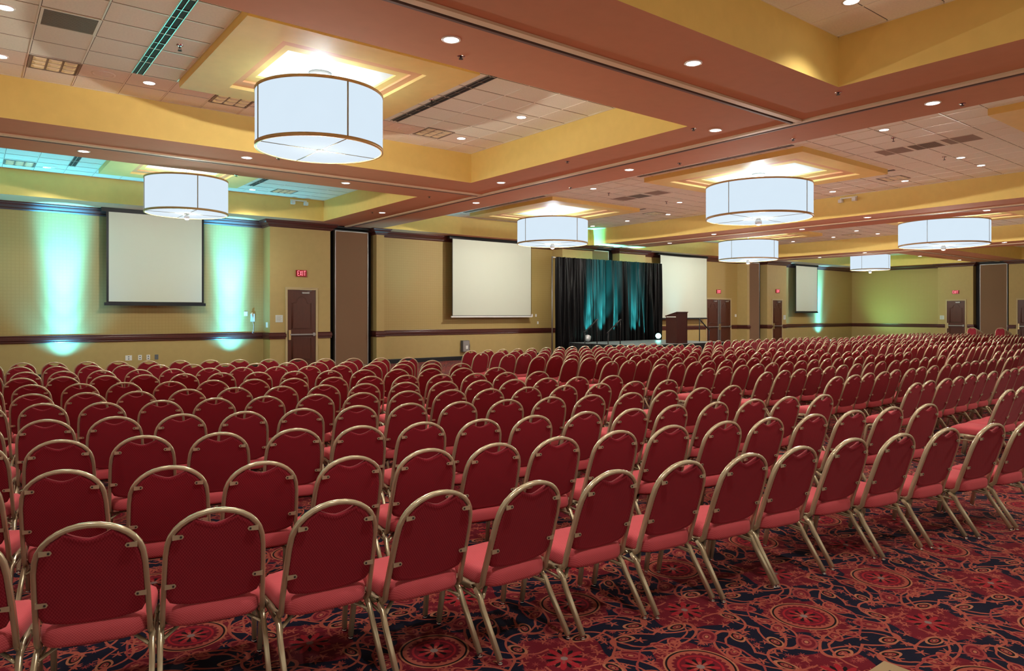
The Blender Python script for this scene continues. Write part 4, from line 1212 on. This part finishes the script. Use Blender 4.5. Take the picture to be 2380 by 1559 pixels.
for k in range(11, 0, -1):
    if k in hand: P_ = list(hand[k])
    else:
        x0, f = gen[k]; P_ = [(x0 + 0.468 * i + rj.uniform(-.012, .012), f(x0 + 0.468 * i) + rj.uniform(-.02, .02)) for i in range(14)]
    ntot = 15
    dx, dy = P_[0][0] - P_[2][0], P_[0][1] - P_[2][1]
    L_ = math.hypot(dx, dy) / 2
    left = [(P_[0][0] + dx / 2 * q, P_[0][1] + dy / 2 * q) for q in (3, 2, 1)]
    P_ = left + P_
    out = []
    for i, (x, y) in enumerate(P_):
        a = P_[max(0, i - 3)]; c_ = P_[min(len(P_) - 1, i + 3)]
        yaw = math.atan2(c_[1] - a[1], c_[0] - a[0])
        face = FACE.get(k)
        if face is not None: yaw = -math.radians(face[min(max(i - 3, 0), len(face) - 1)]) + rj.uniform(-.012, .012)
        else: yaw = yaw * 0.58 + rj.uniform(-.035, .035)
        out.append((x, y, yaw, len(P_) - i))
    rows.append((1, 12 - k, out))
B2 = [(2.86, 9.27), (3.85, 9.28), (4.88, 9.36), (5.88, 9.28), (6.92, 9.27), (7.90, 9.31), (8.93, 9.15), (9.91, 9.10), (10.82, 9.05), (11.83, 9.08), (12.74, 9.02), (13.64, 9.35)]
for k, (y, x0) in enumerate(B2):
    out = [(x0 + 0.467 * i + rj.uniform(-.02, .02), y + 0.018 * (i * 0.467 - 3.5) + rj.uniform(-.025, .025), rj.uniform(-.05, .05) - 0.03, i + 1) for i in range(17 if k < 11 else 15)]
    rows.append((2, k + 1, out))
B3 = [5.98, 7.08, 8.12, 9.13, 10.11, 11.03, 11.96, 12.90, 13.93]
for k, y in enumerate(B3):
    rows.append((3, k + 1, [(18.80 + 0.467 * i + rj.uniform(-.02, .02), y + 0.02 * (i * 0.467 - 3.5) + rj.uniform(-.025, .025), rj.uniform(-.05, .05) + 0.02, i + 1) for i in range(17)]))
B4 = [9.30, 10.30, 11.32, 12.20, 13.02, 13.87]
for k, y in enumerate(B4):
    rows.append((4, k + 1, [(28.30 + 0.467 * i + rj.uniform(-.02, .02), y + 0.05 * (i * 0.467 - 3.5) + rj.uniform(-.02, .02), rj.uniform(-.05, .05) + 0.05, i + 1) for i in range(17)]))
allc = []
for blk, rn, lst in rows:
    for x, y, yaw, no in lst:
        # chair origin: the hoop top leans hy(0.85) behind it
        oy = hy(0.85)
        cx, cy = x + math.sin(yaw) * oy, y - math.cos(yaw) * oy
        u, v = pix(x, y, 0.86)
        us, vs = pix(cx + 0.25 * math.cos(yaw) + 0.1, cy, 0.45)
        if max(u, us) < -25 or u > 2440 or v > 1700: continue
        allc.append((x * math.sin(TH) + y * math.cos(TH), blk, rn, no, cx, cy, yaw, u))
allc.sort()
MAXI = 286
full, mid, one = chair_full(), chair_mid(), chair_one_mb().build(NAME, CMATS)
used = {0: False, 1: False, 2: False}
BL = {1: 'left block', 2: 'middle block', 3: 'right block'}
rest = MB(); one_src = chair_one_mb()
from_left = {}
for c_ in allc:
    if c_[1] == 1 and c_[2] == 1: from_left.setdefault(1, []).append(c_[7])
lst1 = sorted(from_left.get(1, []))
for i, (d, blk, rn, no, cx, cy, yaw, u) in enumerate(allc):
    if i >= MAXI:
        ca, sa = math.cos(yaw), math.sin(yaw); n_ = len(rest.v)
        rest.v += [(cx + x * ca - y * sa, cy + x * sa + y * ca, z) for x, y, z in one_src.v]
        rest.f += [tuple(q + n_ for q in f) for f in one_src.f]; rest.mi += one_src.mi; rest.sm += one_src.sm
        continue
    tier = 0 if i < 70 else 1 if i < 170 else 2
    src = (full, mid, one)[tier]
    if not used[tier]: o = src; used[tier] = True
    elif tier == 2: o = src.copy(); COL.objects.link(o)
    else: o = copy_tree(src)
    o.location = (cx, cy, 0); o.rotation_euler = (0, 0, yaw)
    if blk == 1 and rn == 1:
        lab = "gold-framed red banquet chair in the nearest row, %s from the photo's left edge" % ORD[lst1.index(u) + 1]
    elif blk == 1:
        lab = 'gold-framed red chair, left block, %s row ahead of the viewer, %s from its right end' % (ORD[rn], ORD[no])
    else:
        lab = 'gold-framed red chair, %s, %s row ahead of the viewer, %s from its left end' % (BL[blk], ORD[rn], ORD[no])
    tag(o, lab, 'chair', 'red banquet chairs set out in rows')
if rest.v:
    o = rest.build(NAME, CMATS); tag(o, 'farthest rows of small red banquet chairs towards the right wall', 'chair', 'red banquet chairs set out in rows', 'stuff')

# two leaning stacks of chairs by the far right partition
for s_, (sx, sy, nm) in enumerate(((41.0, 13.85, 'the left stack by the far partition'), (41.0, 12.60, 'the right stack by the far partition'))):
    for k in range(7):
        o = one.copy(); COL.objects.link(o)
        o.location = (sx - 0.10 * k, sy + 0.015 * k, 0.03 * k)
        o.rotation_euler = (0, math.radians(0), PI / 2 + 0.10)
        tag(o, 'red stacked chair, %s from the top of %s' % (ORD[7 - k], nm), 'chair', 'red chairs stacked by the far partition')

for o in bpy.data.objects:
    if 'label' in o.keys() and not (4 <= len(o['label'].split()) <= 16): print('LABEL', len(o['label'].split()), o['label'])
